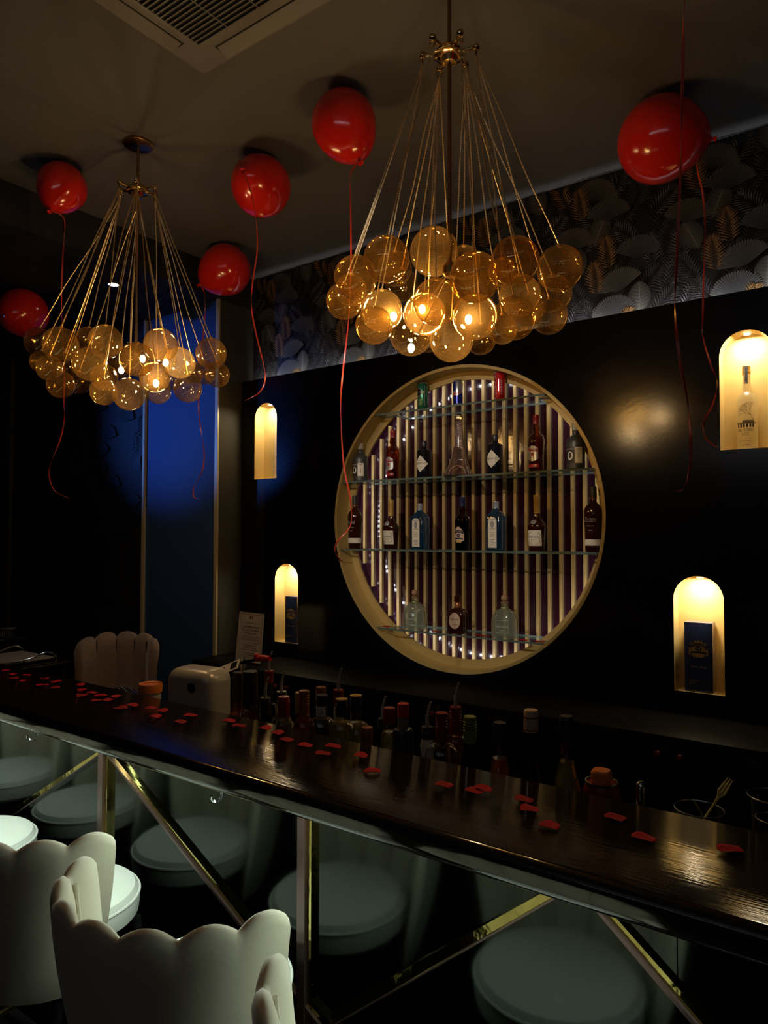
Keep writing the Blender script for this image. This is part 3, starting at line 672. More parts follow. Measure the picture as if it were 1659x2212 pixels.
def squat(x, y, z, label):
    t = thing('clear_tequila_bottle', label, 'bottle', (x, y, z), rz=radians(12), group='clear squat tequila bottles')
    pr = [(0.060, 0), (0.064, 0.004), (0.0655, 0.03), (0.0655, 0.085), (0.060, 0.112), (0.046, 0.133), (0.028, 0.146), (0.0185, 0.150), (0.0165, 0.172), (0.021, 0.178), (0.021, 0.184), (0.0155, 0.186)]
    MB().lathe(pr, 48, p=3.4, ay=0.80).build('glass_body', 'tequila_glass', t)
    MB().lathe([(r*0.86, z_*0.93+0.008) for r, z_ in pr[:7]]+[(0, 0.146)], 40, p=3.2, ay=0.76).build('liquor', 'tequila_glass', t)
    mb = MB(); mb.lathe([(0.0135, 0.170), (0.0140, 0.186), (0.0155, 0.187)], 20, caps=True); mb.sphere((0, 0, 0.203), 0.0185, 24); mb.build('cork_stopper', 'cork', t)
    MB().lathe([(0.0200, 0.150), (0.0212, 0.152), (0.0200, 0.157)], 24, caps=False).build('green_ribbon', 'green_foil', t)
    mb = MB(); w = Wrap(0.0530, 'flat'); txt(mb, w, 'PATRON', 0.016, 0, 0.060, 0); txt(mb, w, 'SILVER', 0.009, 0, 0.043, 0)
    for x0, x1, z0, z1 in ((-.032, .032, .092, .0935), (-.032, .032, .030, .0315), (-.032, -.0308, .030, .093), (.0308, .032, .030, .093)): patch(mb, w, x0, x1, rect(z0, z1), 0, 0, n=1)
    mb.build('printed_label', ['frost_mark'], t)
squat(-2.1912, YS, 1.1035, 'clear squat tequila bottle with cork ball, left on the lowest shelf')
squat(-1.6387, YS, 1.1035, 'clear squat tequila bottle with cork ball, right on the lowest shelf')
def donj(x, y, z):
    t = thing('brown_tequila_bottle', 'dark squat tequila bottle with oval label between the clear ones, lowest shelf', 'bottle', (x, y, z), rz=radians(6))
    MB().lathe([(0.046, 0), (0.049, 0.004), (0.050, 0.07), (0.050, 0.100), (0.044, 0.118), (0.028, 0.130), (0.0165, 0.135), (0.0160, 0.140), (0, 0.140)], 40, p=5, ay=0.82).build('glass_body', 'dark_liquor', t)
    MB().lathe([(0.0172, 0.136), (0.0176, 0.140), (0.0172, 0.162), (0.016, 0.164)], 24).build('neck_band', 'copper', t)
    mb = MB(); mb.lathe([(0.014, 0.160), (0.015, 0.168), (0.021, 0.174), (0.022, 0.180), (0.019, 0.183)], 20); mb.sphere((0, 0, 0.191), 0.0185, 20, sc=(1.1, 1.1, 0.85)); mb.build('glass_stopper', 'whisky_glass', t)
    mb = MB(); w = Wrap(0.0412, 'flat'); patch(mb, w, -0.034, 0.034, oval(0.070, 0.044), 1, n=20); patch(mb, w, -0.0325, 0.0325, oval(0.070, 0.0425), 0, 0.0004, n=20)
    txt(mb, w, 'Don Julio', 0.0155, 0, 0.078, 1, 0.0008, italic=0.2, xs=0.9); txt(mb, w, 'TEQUILA', 0.0055, 0, 0.064, 1, 0.0008); txt(mb, w, 'Reposado', 0.0085, 0.004, 0.050, 1, 0.0008, italic=0.2)
    mb.build('oval_label', ['cap_cream', 'ink'], t)
donj(-1.9159, YS, 1.1035)
def can(x, y, z, label, kind):
    t = thing('drink_can', label, 'can', (x, y, z), group='drink cans on the highest shelf')
    H = {'p': 0.152, 'r': 0.140, 'c': 0.152}[kind]; r = {'p': 0.029, 'r': 0.0262, 'c': 0.029}[kind]
    mb = MB(); mb.lathe([(r-0.008, 0.0), (r-0.006, 0.0), (r, 0.010), (r, H-0.012), (r-0.0045, H-0.003), (r-0.0035, H-0.001), (r-0.004, H), (r-0.006, H-0.004), (0, H-0.004)], 36)
    mb.build('can_body', {'p': 'green_can', 'r': 'silver_can', 'c': 'red_can'}[kind], t)
    MB().lathe([(r-0.0044, H-0.005), (r-0.0028, H-0.001), (r-0.0035, H+0.0008), (r-0.006, H-0.002)], 30, caps=False).build('lid', 'silver_can', t)
    mb = MB(); w = Wrap(r)
    if kind == 'p':
        patch(mb, w, -0.032, 0.012, oval(0.098, 0.024), 1, n=18); patch(mb, w, -0.030, 0.010, oval(0.098, 0.0215), 0, 0.0003, n=18); txt(mb, w, 'perrier', 0.0145, -0.010, 0.099, 1, 0.0006, xs=0.9)
        patch(mb, w, 0.010, 0.026, lambda u: (0.088+0.004*u, 0.104), 2, 0.0002); patch(mb, w, 0.026, 0.029, rect(0.02, 0.135), 1, 0.0002)
        for k in range(6): patch(mb, w, -0.012+0.002*(k % 3), 0.010, rect(0.026+k*0.006, 0.028+k*0.006), 2, 0.0002, n=4)
        mb.build('printed_design', ['dark_plastic', 'silver_ink', 'yellow_green'], t)
    elif kind == 'r':
        patch(mb, w, -0.042, 0.0, lambda u: (0.075+0.012*u, 0.130), 0); patch(mb, w, 0.0, 0.042, lambda u: (0.010, 0.058+0.012*u), 0); patch(mb, w, -0.020, 0.002, lambda u: (0.010, 0.056-0.0*u), 0)
        txt(mb, w, 'Red Bull', 0.0175, -0.002, 0.068, 1, 0.0008, xs=0.9); patch(mb, w, -0.016, -0.002, lambda u: (0.054, 0.060+0.006*u), 1, 0.0006)
        for k in range(6): patch(mb, w, 0.006, 0.018, rect(0.088+k*0.006, 0.0895+k*0.006), 2, 0.0004, n=3)
        mb.build('printed_design', ['blue_can', 'bright_red', 'frost_mark'], t)
    else:
        txt(mb, w, 'Coca-Cola', 0.034, -0.012, 0.075, 0, 0.0006, italic=0.35, vert=True, xs=0.9)
        for k in range(8): patch(mb, w, 0.018, 0.028, rect(0.030+k*0.010, 0.034+k*0.010), 0, 0.0004, n=3)
        patch(mb, w, 0.008, 0.0095, rect(0.045, 0.110), 0, 0.0004, n=2)
        mb.build('printed_design', ['silver_ink'], t)
can(-2.1387, YS, 2.3285, 'slim green can with round logo, left on the highest shelf', 'p')
can(-1.9119, YS, 2.3285, 'blue and silver can with red lettering, middle of the highest shelf', 'r')
can(-1.6624, YS, 2.3285, 'slim red can with white script, right on the highest shelf', 'c')

# frosted vodka in the upper right niche, navy boxes in the lower niches
t = thing('frosted_vodka_bottle', 'tall frosted vodka bottle standing in the upper right arched niche', 'bottle', (-0.502, 3.294, 1.9910))
prf = [(0.037, 0), (0.0395, 0.003), (0.0395, 0.205), (0.037, 0.220), (0.028, 0.235), (0.0175, 0.243), (0.0155, 0.252), (0.0150, 0.325), (0, 0.325)]
MB().lathe(prf, 40).build('glass_body', 'frost', t)
MB().lathe([(0.0168, 0.318), (0.0172, 0.330), (0.0164, 0.331), (0.0164, 0.352), (0.014, 0.354), (0, 0.354)], 28).build('cap', 'yellow_cap', t)
mb = MB(); w = Wrap(0.0397); wn = Wrap(0.0158)
patch(mb, wn, -0.008, 0.008, rect(0.276, 0.352), 2, 0.0014, n=4, rows=1); txt(mb, wn, 'Belvedere', 0.013, 0, 0.315, 0, 0.0020, vert=True)
txt(mb, w, 'BELVEDERE', 0.0155, -0.002, 0.078, 0, xs=0.78); txt(mb, w, 'ORGANIC', 0.0065, -0.002, 0.067, 0); txt(mb, w, 'VODKA', 0.0075, -0.002, 0.059, 0, spacing=1.2)
patch(mb, w, -0.024, 0.020, rect(0.033, 0.034), 0, n=4); txt(mb, w, 'Belvedere', 0.007, 0, 0.016, 0, italic=0.3)
patch(mb, w, -0.040, 0.042, rect(0.105, 0.112), 1); patch(mb, w, -0.012, 0.034, rect(0.112, 0.120), 1)
for xx in (-0.030, -0.018, -0.006, 0.006, 0.018, 0.030): patch(mb, w, xx-0.0035, xx+0.0035, rect(0.090, 0.105), 0 if int(abs(xx)*1000) % 12 else 1, n=2)
def branch(x, z, a, L, d):
    x1, z1 = x+cos(a)*L, z+sin(a)*L; n_ = Vector((-sin(a), cos(a)))*0.0009*(d*0.35+0.4)
    mb.add([w.p(x-n_.x, z-n_.y, .0004), w.p(x+n_.x, z+n_.y, .0004), w.p(x1+n_.x*.6, z1+n_.y*.6, .0004), w.p(x1-n_.x*.6, z1-n_.y*.6, .0004)], [(0, 1, 2, 3)], 3)
    if d > 0:
        for da in (-0.42, 0.05, 0.45): branch(x1, z1, a+da+rnd.uniform(-.15, .15), L*0.74, d-1)
branch(0.034, 0.118, radians(122), 0.028, 4)
mb.build('printed_label', ['ink', 'frost_mark', 'silver_ink', 'cream_label'], t)
def giftbox(x, y, z, w_, d_, h, rz, label):
    t = thing('gift_box', label, 'box', (x, y, z), rz=rz, group='navy gift boxes in the lower niches')
    MB().rbox(-w_/2, w_/2, -d_/2, d_/2, 0, h, 0.001).build('carton', 'navy_box', t)
    MB().box(w_/2, w_/2+0.0008, -d_/2+0.001, d_/2-0.001, 0.001, h-0.001).build('side_panel', 'lilac_box', t)
    MB().box(-w_/2+.001, w_/2-.001, -d_/2+.001, d_/2-.001, h, h+0.0008).build('top_panel', 'lilac_box', t)
    mb = MB(); wr = Wrap(d_/2, 'flat'); zc = h*0.62; s = w_/0.105
    patch(mb, wr, -0.036*s, 0.036*s, lambda u: (zc-0.034*s+0.012*s*abs(u)**2+0.003*s*cos(u*22), zc+0.034*s-0.016*s*abs(u)**2+0.003*s*cos(u*18)), 0, 0, n=40)
    patch(mb, wr, -0.037*s, 0.037*s, lambda u: (zc+0.010*s-0.006*s*u*u, zc+0.024*s-0.008*s*u*u), 1, 0.0004); txt(mb, wr, 'CHIVAS REGAL', 0.0125*s, 0, zc+0.015*s, 0, 0.0008, xs=0.74)
    patch(mb, wr, -0.012*s, 0.012*s, oval(zc+0.002*s, 0.0085*s), 1, 0.0006); txt(mb, wr, '18', 0.014*s, 0, zc+0.002*s, 2, 0.0010)
    patch(mb, wr, -0.031*s, 0.031*s, lambda u: (zc-0.016*s-0.004*s*u*u, zc-0.008*s-0.004*s*u*u), 1, 0.0004)
    for sx in (-1, 1):
        for q in ((0.029, 0.002), (0.026, -0.024), (0.020, 0.028)): patch(mb, wr, (sx*q[0]-0.004)*s, (sx*q[0]+0.004)*s, oval(zc+q[1]*s, 0.003*s), 1, 0.0005, n=6)
    txt(mb, wr, 'Colin Scott', 0.013*s, 0, h*0.365, 2, 0.0004, italic=0.4)
    for k in range(3): patch(mb, wr, -0.040*s, (0.0-0.01*k)*s+0.008*s, rect(h*0.165-k*0.006, h*0.165-k*0.006+0.0012), 0, 0.0003, n=1)
    mb.build('printed_design', ['gold_ink', 'navy_box', 'silver_ink'], t)
    if rz: pass
giftbox(-0.700, 3.296, 0.9570, 0.112, 0.070, 0.297, radians(2), 'navy gift box with gold crest in the lower right arched niche')
giftbox(-3.092, 3.296, 0.9510, 0.098, 0.070, 0.290, radians(2), 'navy gift box in the lower left arched niche')

# ------------------------------------------------------------------ bar counter
BX0, BX1 = -3.45, 0.75
BAR = thing('bar_counter', 'long glossy black bar counter with rounded lip and mirrored front', 'bar', ((BX0+BX1)/2, (YBF+YP)/2+0.1, 0))
bx, by = (BX0+BX1)/2, (YBF+YP)/2+0.1
prof = [(YBB, ZB-0.055), (YBB, ZB-0.004), (YBB-0.004, ZB)]
for k in range(9):
    a = pi/2+pi/2*k/8*0.95; prof.append((YBF+0.022+0.022*cos(a), ZB-0.020+0.020*sin(a)))
prof.append((YBF+0.001, ZB-0.030))
for k in range(9):
    a = pi+pi/2*k/8; prof.append((YBF+0.026+0.025*cos(a), ZB-0.034+0.024*sin(a)))
n = len(prof); V = []; F = []
for x in (BX0, BX1):
    for y, z in prof: V.append((x-bx, y-by, z))
for k in range(n): F.append((k, (k+1) % n, n+(k+1) % n, n+k))
F += [tuple(range(n))[::-1], tuple(range(n, 2*n))]
mb = MB().add(V, F, 0, True)
mb.mi = [0 if (k == 1 or k == 2) else 1 for k in range(n)]+[1, 1]
mb.build('countertop', ['bar_wood', 'bar_edge'], BAR, ang=50)
yq = YP-0.02
pb = [at(221, 1700, 1, yq).x, at(658, 1850, 1, yq).x]; dp = pb[1]-pb[0]
pan = [BX0, pb[0]-dp, pb[0], pb[1], pb[1]+dp, pb[1]+2*dp, BX1]
for a, b in zip(pan, pan[1:]):
    MB().box(a+0.001-bx, b-0.001-bx, YP-by, YP+0.02-by, 0.10, ZB-0.056).build('mirror_panel', 'black_mirror', BAR)
MB().box(BX0-bx, BX1-bx, YP+0.03-by, YP+0.06-by, 0.0, 0.10).build('plinth', 'black_matte', BAR)
MB().box(BX0-bx, BX1-bx, YP+0.061-by, YP+0.10-by, 0.0, ZB-0.056).build('carcass', 'black_matte', BAR)
def post(x):
    MB().box(x-0.022-bx, x+0.002-bx, YP-0.022-by, YP-by-0.0005, 0.10, ZB-0.060).build('front_post', 'bronze_strip', BAR)
    MB().box(x+0.0025-bx, x+0.015-bx, YP-0.014-by, YP-by-0.0005, 0.10, ZB-0.060).build('post_edge', 'mirror_gold', BAR)
for x in (pan[1], pan[2], pan[3], pan[5]): post(x)
zt = ZB-0.060
def diag(pa, pb_, flip):
    """brace along the panel through two measured points of its lower edge"""
    a, b = at(*pa, 1, yq), at(*pb_, 1, yq); d = (b-a).normalized()
    a = a+d*((zt-a.z)/d.z); b = a+d*((zt-0.62-a.z)/d.z)
    nn = Vector((d.z, 0, -d.x)); nn = nn if nn.z > 0 else -nn
    def bar(o0, o1, th, mt, name):
        V = []
        for P in (a, b):
            for o_, yy in ((o0, 0.0005), (o1, 0.0005), (o1, th), (o0, th)): V.append((P.x+nn.x*o_-bx, YP-yy-by, min(P.z+nn.z*o_, zt+0.003)))
        MB().add(V, [(0, 1, 5, 4), (1, 2, 6, 5), (2, 3, 7, 6), (3, 0, 4, 7), (0, 3, 2, 1), (4, 5, 6, 7)]).build(name, mt, BAR)
    if flip: bar(0.0, 0.010, 0.020, 'bronze_strip', 'brace_edge'); bar(0.0105, 0.034, 0.012, 'mirror_gold', 'gold_brace')
    else: bar(0.0, 0.003, 0.020, 'bronze_strip', 'brace_edge'); bar(0.0035, 0.034, 0.012, 'mirror_gold', 'gold_brace')
diag((212, 1632), (52, 1745), False); diag((240, 1645), (515, 2000), True)
diag((1198, 1943), (770, 2190), False); diag((1313, 2000), (1493, 2212), True)
for px_, py_ in ((70, 1582), (468, 1718)):
    c = at(px_, py_, 1, YBF+0.035)
    pts = [(c.x-bx, c.y-by+0.02, ZB-0.058)]+[(c.x-bx+0.003*sin(q*2), c.y-by+0.0+0.016*cos(q), ZB-0.080-0.0*q+0.018*sin(-q)+0.006) for q in [pi*k/8 for k in range(9)]]
    MB().tube(pts, 0.0032, 8).build('purse_hook', 'chrome', BAR)
tag(MB().box(BX0+0.05, BX1-0.05, 1.195, 1.208, ZB-0.066, ZB-0.0605).build('led_strip', 'led_soft'), 'led strip assumed under the front lip of the bar', 'light strip')  # strip never in view, assumed from the light on the seats
# work shelf behind the bar
ZR = 0.87
WS = thing('work_shelf', 'black work shelf behind the bar carrying bottles', 'shelf', (-1.3, 1.66, 0))
MB().box(-0.78, 2.0, -0.145, 0.16, ZR-0.03, ZR).build('shelf_top', 'black_matte', WS)
for x in (-0.75, 0.7, 1.9): MB().box(x, x+0.04, -0.12, 0.14, 0, ZR-0.031).build('leg', 'black_matte', WS)

# back counter with cabinet doors
BC = thing('back_counter', 'low black back counter with doors and red knobs beneath the display', 'cabinet', (-1.0, 3.04, 0))
YC = 2.855
MB().box(XL+1.0+0.005, 2.6, YC-3.04+0.012, D-3.04-0.002, 0.03, 0.832).build('body', 'black_matte', BC)
MB().rbox(XL+1.0+0.005, 2.6, YC-3.04-0.004, D-3.04-0.002, 0.833, 0.860, 0.003).build('worktop', 'worktop_black', BC)
sx = [-3.53, -3.27, -2.76, -2.247, -1.738, -1.228, -0.717, -0.207, 0.30, 0.81, 1.55]
for i, (a, b) in enumerate(zip(sx, sx[1:])):
    dr = MB().rbox(a+1.0+0.002, b+1.0-0.002, YC-3.04-0.006, YC-3.04+0.011, 0.05, 0.828, 0.0015).build('door', 'black_gloss', BC)
    kx = (b-0.04) if i % 2 == 1 else (a+0.04)
    mb = MB(); mb.lathe([(0.006, 0), (0.006, 0.012), (0.012, 0.016), (0.0135, 0.021), (0.010, 0.027), (0, 0.029)], 20)
    mb.move(Matrix.Translation((kx+1.0, YC-3.04-0.006, 0.792)) @ Matrix.Rotation(radians(90), 4, 'X')); mb.build('knob', 'screw_red', dr)

# notice on its stand
cA = Vector((-3.16, 2.97, 0.8605))
t = thing('notice_sign', 'framed french notice about minors standing on the back counter, left end', 'sign', cA, rz=radians(-4))
w_, h_ = 0.118, 0.302
mb = MB(); tilt = Matrix.Rotation(radians(-5), 4, 'X')
mb.box(-w_, w_, -0.002, 0.002, 0.008, h_); mb.move(tilt); mb.build('sheet', 'paper', t)
mb = MB()
for a, b, c, d in ((-w_-.006, w_+.006, h_, h_+.007), (-w_-.006, w_+.006, 0.001, 0.008), (-w_-.006, -w_, 0.008, h_), (w_, w_+.006, 0.008, h_)): mb.box(a, b, -0.005, 0.005, c, d)
mb.move(tilt); mb.build('frame', 'chrome', t)
mb = MB(); wr = Wrap(0.002, 'flat')
for a, b, c, d in ((-.100, .100, .288, .2895), (-.100, .100, .020, .0215), (-.100, -.0985, .020, .288), (.0985, .100, .020, .288)): patch(mb, wr, a, b, rect(c, d), 0, n=1)
patch(mb, wr, -0.016, -0.004, rect(0.262, 0.276), 0, n=1); patch(mb, wr, 0.004, 0.014, rect(0.262, 0.276), 1, n=1)
for s_, z_, sz in (('IL EST INTERDIT DE VENDRE', 0.212, 0.0165), ("DE L'ALCOOL A DES MINEURS", 0.193, 0.0165), ('DE MOINS DE 18 ANS', 0.174, 0.0165), ('LA PERSONNE QUI DELIVRE LA BOISSON', 0.102, 0.0095), ('PEUT EXIGER UNE PREUVE DE MAJORITE', 0.089, 0.0095), ("L'OFFRE ET LA VENTE A UNE PERSONNE", 0.058, 0.0095), ('EN ETAT D IVRESSE EST INTERDITE', 0.046, 0.0095)): txt(mb, wr, s_, sz, 0, z_, 0, xs=0.72)
for z_ in (0.236, 0.156, 0.149, 0.141, 0.134, 0.120, 0.076, 0.032): patch(mb, wr, -0.085 if z_ != 0.120 else 0.0, 0.085, rect(z_, z_+0.0015), 0, n=1)
mb.move(tilt); mb.build('printed_text', ['ink', 'red_cap'], t)

# ------------------------------------------------------------------ bubble chandeliers
BALLS1 = [(-1.293, 1.634, 2.398, 0.065), (-1.463, 1.825, 2.45, 0.053), (-1.411, 1.724, 2.374, 0.058), (-1.149, 1.591, 2.406, 0.065), (-1.441, 2.046, 2.585, 0.063), (-1.493, 2.167, 2.572, 0.062), (-1.169, 1.876, 2.526, 0.077), (-1.359, 1.856, 2.368, 0.069), (-1.296, 1.73, 2.277, 0.058), (-1.122, 1.813, 2.339, 0.071), (-1.237, 1.926, 2.352, 0.07), (-1.392, 2.079, 2.347, 0.077), (-1.226, 2.08, 2.299, 0.075), (-0.985, 1.805, 2.383, 0.074), (-1.197, 2.116, 2.575, 0.058), (-1.073, 1.968, 2.324, 0.072), (-0.846, 1.783, 2.392, 0.068), (-0.949, 1.911, 2.423, 0.043), (-0.816, 2.032, 2.442, 0.07), (-0.961, 2.059, 2.395, 0.067), (-0.859, 1.803, 2.239, 0.061), (-0.935, 2.263, 2.452, 0.066), (-0.902, 2.155, 2.342, 0.059), (-1.202, 2.246, 2.336, 0.056), (-1.067, 2.148, 2.326, 0.051), (-1.049, 2.324, 2.437, 0.057), (-1.436, 2.254, 2.383, 0.057), (-1.347, 2.266, 2.638, 0.057)]
BALLS2 = [(-3.194, 1.682, 2.519, 0.068), (-2.697, 1.505, 2.39, 0.07), (-3.027, 1.826, 2.529, 0.067), (-2.686, 1.696, 2.443, 0.071), (-2.39, 1.754, 2.394, 0.068), (-2.389, 2.012, 2.414, 0.067), (-2.489, 2.132, 2.358, 0.057), (-2.622, 2.165, 2.391, 0.056), (-2.335, 1.608, 2.298, 0.065), (-2.488, 1.924, 2.369, 0.067), (-2.582, 1.564, 2.306, 0.068), (-3.134, 1.772, 2.412, 0.067), (-2.8, 1.517, 2.312, 0.053), (-2.898, 1.622, 2.274, 0.059), (-2.966, 1.571, 2.373, 0.048), (-3.192, 1.879, 2.365, 0.055), (-2.598, 1.635, 2.209, 0.054), (-2.935, 1.849, 2.352, 0.061), (-2.648, 1.787, 2.23, 0.069), (-2.386, 1.725, 2.258, 0.06), (-2.743, 2.002, 2.291, 0.059), (-3.002, 1.977, 2.451, 0.071), (-2.566, 2.03, 2.286, 0.063), (-2.833, 2.109, 2.476, 0.053), (-2.736, 2.191, 2.411, 0.053), (-3.083, 2.087, 2.536, 0.055), (-3.199, 1.852, 2.495, 0.053), (-2.896, 2.19, 2.401, 0.055)]
def chandelier(label, cx, cy, zh, balls, bulbs, seed, zrod):
    rg = random.Random(seed)
    t = thing('bubble_chandelier', label, 'chandelier', (cx, cy, ZC), group='bubble chandeliers over the bar')
    L = lambda p: (p[0]-cx, p[1]-cy, p[2]-ZC)
    MB().lathe([(0, -0.014), (0.06, -0.014), (0.066, -0.010), (0.066, -0.0005), (0, -0.0005)], 40, caps=False).build('canopy', 'rod_gold', t)
    MB().lathe([(0.0065, -0.02), (0.0065, zrod-ZC)], 16).build('rod', 'rod_gold', t)
    hz = zh-ZC
    MB().lathe([(0.008, hz+0.035), (0.022, hz+0.030), (0.040, hz+0.012), (0.050, hz-0.004), (0.046, hz-0.008), (0.026, hz-0.012), (0.022, hz-0.030), (0.010, hz-0.034)], 32).build('hub', 'gold_metal', t)
    arms = []
    for k in range(6):
        a = 2*pi*k/6+0.4; c_, s_ = cos(a), sin(a)
        mb = MB(); mb.tube([(0.038*c_, 0.038*s_, hz+0.004), (0.060*c_, 0.060*s_, hz+0.006), (0.078*c_, 0.078*s_, hz+0.008)], 0.006, 10); mb.sphere((0.084*c_, 0.084*s_, hz+0.009), 0.012, 14)
        ringp = [(0.084*c_-s_*0.010*cos(q), 0.084*s_+c_*0.010*cos(q), hz-0.010+0.010*sin(q)) for q in [2*pi*j/12 for j in range(13)]]
        mb.tube(ringp, 0.0022, 6); mb.build('arm', 'gold_metal', t); arms.append(Vector((0.084*c_, 0.084*s_, hz-0.018)))
    # each globe hangs on its own beaded chain from the nearest arm
    cnt = [0]*6
    for i, b in enumerate(balls):
        P = Vector(L(b)); r = b[3]
        mb = MB(); mb.sphere(P, r, 40); mb.build('globe', 'amber_globe', t)
        top = P+Vector((0, 0, r)); ang = math.atan2(P.y, P.x)
        best = min(range(6), key=lambda k: (arms[k]-Vector((cos(ang)*0.084, sin(ang)*0.084, hz-0.018))).length+0.012*cnt[k]); cnt[best] += 1
        A = arms[best]; d = top-A; Ln = d.length; N = int(Ln/0.0042); pts = []; R = []
        side = Vector((rg.uniform(-1, 1), rg.uniform(-1, 1), 0))
        for j in range(N+1):
            f = j/N; p = A+d*f+side*(0.005*sin(pi*f)*sin(7*f))+Vector((0, 0, -0.012*sin(pi*f)*0.5)); pts.append(p); R.append(0.0029 if j % 2 else 0.0014)
        mb = MB(); mb.tube(pts, R, 5, sm=False); mb.lathe([(0.0, -0.004), (0.007, -0.003), (0.007, 0.002), (0.002, 0.006), (0, 0.006)], 12, c=tuple(top), caps=False); mb.build('chain', 'chain_gold', t)
    ez = zrod-ZC
    mb = MB(); mb.lathe([(0.014, ez-0.02), (0.022, ez-0.01), (0.022, ez+0.01), (0.007, ez+0.03)], 20); mb.build('lamp_holder', 'rod_gold', t)
    for (x, y, z) in bulbs:
        P = Vector(L((x, y, z))); e = Vector((0, 0, ez)); q = e+(P-e)*0.80
        MB().tube([e, q], 0.0025, 8).build('bulb_arm', 'arm_dark', t)
        mb = MB(); mb.sphere(P, 0.0115, 12, sc=(1, 1, 1.4)); mb.build('bulb', 'bulb_glow', t)
C1 = (-1.108, 1.87); C2 = (-2.715, 1.862)
def onray(px_, py_, y): 
    p = at(px_, py_, 1, y); return (p.x, p.y, p.z)
chandelier('nearer amber bubble chandelier hanging in front of the round niche', C1[0], C1[1], at(968, 118, 1, C1[1]).z, BALLS1,
           [onray(912, 668, 1.99), onray(850, 684, 1.95), onray(888, 752, 2.00), onray(1012, 690, 2.06)], 1, 2.45)
chandelier('farther amber bubble chandelier at the left with its round ceiling plate', C2[0], C2[1], at(284, 418, 1, C2[1]).z, BALLS2,
           [onray(308, 775, 1.80), onray(358, 783, 1.88), onray(337, 828, 1.80), onray(262, 800, 1.90)], 2, 2.42)

# ------------------------------------------------------------------ balloons
def balloon(label, c, R, knot_px, ribpts, L=1.28, zt=None, group=None, ribdepth=0.0, facing=0):
    """c = pixel of centre, R radius; balloon floats against the ceiling"""
    w = ray(*c); ztop = (zt or ZC)-0.004
    t_ = (ztop-R*1.02-CAMH)/w.z; Cn = CAMP+w*t_
    depth = t_*w.dot(fwd)
    # tail direction
    k = RX*((knot_px[0]-c[0])/FPX)*depth-UX*((knot_px[1]-c[1])/FPX)*depth
    KL = R*L+0.012; lat = min(0.98, k.length/KL); ax_ = k.normalized()*lat-fwd*sqrt(max(0, 1-lat*lat)) if k.length > 1e-6 else -fwd
    ax_.normalize()
    # teardrop profile along +z = tail
    pr = []
    for i in range(25):
        a = pi*i/24; z = -cos(a); r = sin(a)
        if z > 0: z2 = z*L; r = r*(1-0.16*z**1.5)
        else: z2 = z*1.0
        pr.append((r*R, z2*R))
    pr[-1] = (0.005, R*L)
    Q = Vector((0, 0, 1)).rotation_difference(ax_).to_matrix().to_4x4()
    ext = max((Q @ Vector((p[0]*cos(q), p[0]*sin(q), p[1]))).z for p in pr for q in [2*pi*j/16 for j in range(16)])
    t2 = (ztop-ext-CAMH)/w.z; Cn = CAMP+w*t2
    t = thing('balloon', label, 'balloon', Cn, group=group)
    mb = MB(); mb.lathe(pr, 40); mb.move(Q); mb.build('balloon_skin', 'balloon', t)
    mb = MB(); mb.lathe([(0.004, R*L-0.003), (0.008, R*L+0.001), (0.006, R*L+0.007), (0.0045, R*L+0.009), (0.011, R*L+0.018), (0.013, R*L+0.021), (0.009, R*L+0.020), (0.003, R*L+0.012)], 14); mb.move(Q); mb.build('knot', 'balloon', t)
    if ribpts:
        K = Cn+ax_*(R*L+0.008); dz = (K-CAMP).dot(fwd)
        pts = [K]
        for i, (px_, py_) in enumerate(ribpts):
            wv = ray(px_, py_); pts.append(CAMP+wv*((dz+ribdepth*(i+1)/len(ribpts))/wv.dot(fwd)))
        C = catmull(pts, 8); sd = []
        for i in range(len(C)): sd.append(RX*cos(0.16*i)+fwd*sin(0.16*i)*0.8)
        mb = MB(); mb.strip([p-Cn for p in C], 0.0065, sd); mb.build('ribbon', 'ribbon', t)
    return t
G = 'red balloons against the ceiling'
balloon('largest red balloon, elongated, between the two chandeliers with a knot below', (743, 268), 0.128, (781, 366), [(757, 376), (757, 430), (758, 560), (753, 690), (741, 800), (736, 880), (742, 1000), (757, 1080), (757, 1135), (730, 1168), (724, 1190), (738, 1212), (760, 1216)], L=1.32, group=G)
balloon('round red balloon whose knot points at the viewer, beside the far chandelier', (564, 402), 0.137, (543, 411), [(548, 440), (556, 530), (546, 610), (543, 660), (553, 720), (570, 790), (572, 825), (558, 850), (530, 865)], group=G)
balloon('big round red balloon at the right with its knot on the right side', (1427, 302), 0.166, (1521, 324), [(1506, 345), (1518, 420), (1524, 500), (1520, 600), (1518, 690), (1518, 725), (1536, 790), (1549, 822), (1541, 870), (1521, 910), (1523, 942), (1546, 965), (1573, 970)], L=1.12, group=G)
balloon('red balloon tilted left above the blue lit wall panel', (487, 583), 0.152, (430, 622), [(441, 632), (443, 680), (438, 730), (431, 820), (429, 880), (434, 930), (441, 980), (436, 1020), (420, 1050), (418, 1072), (428, 1078)], L=1.15, group=G)
balloon('red balloon with hanging ribbon above the left chandelier, upper left', (134, 404), 0.112, ribdepth=0.6, knot_px=(121, 466), ribpts=[(139, 474), (137, 530), (133, 620), (134, 700), (139, 800), (138, 870), (139, 905), (130, 950), (112, 995), (106, 1025), (118, 1060), (150, 1077)], L=1.22, group=G)
balloon('dim red balloon partly cut by the left edge of the frame', (50, 676), 0.150, (46, 700), None, L=1.1, zt=3.165, group=G)
balloon('red balloon above the frame whose long ribbon hangs at the right', (1470, -330), 0.13, (1476, -190), [(1478, 20), (1476, 120), (1473, 240), (1470, 370), (1462, 560), (1458, 660), (1466, 760), (1484, 860), (1492, 950), (1488, 1030), (1472, 1060), (1458, 1060)], L=1.2, group=G)

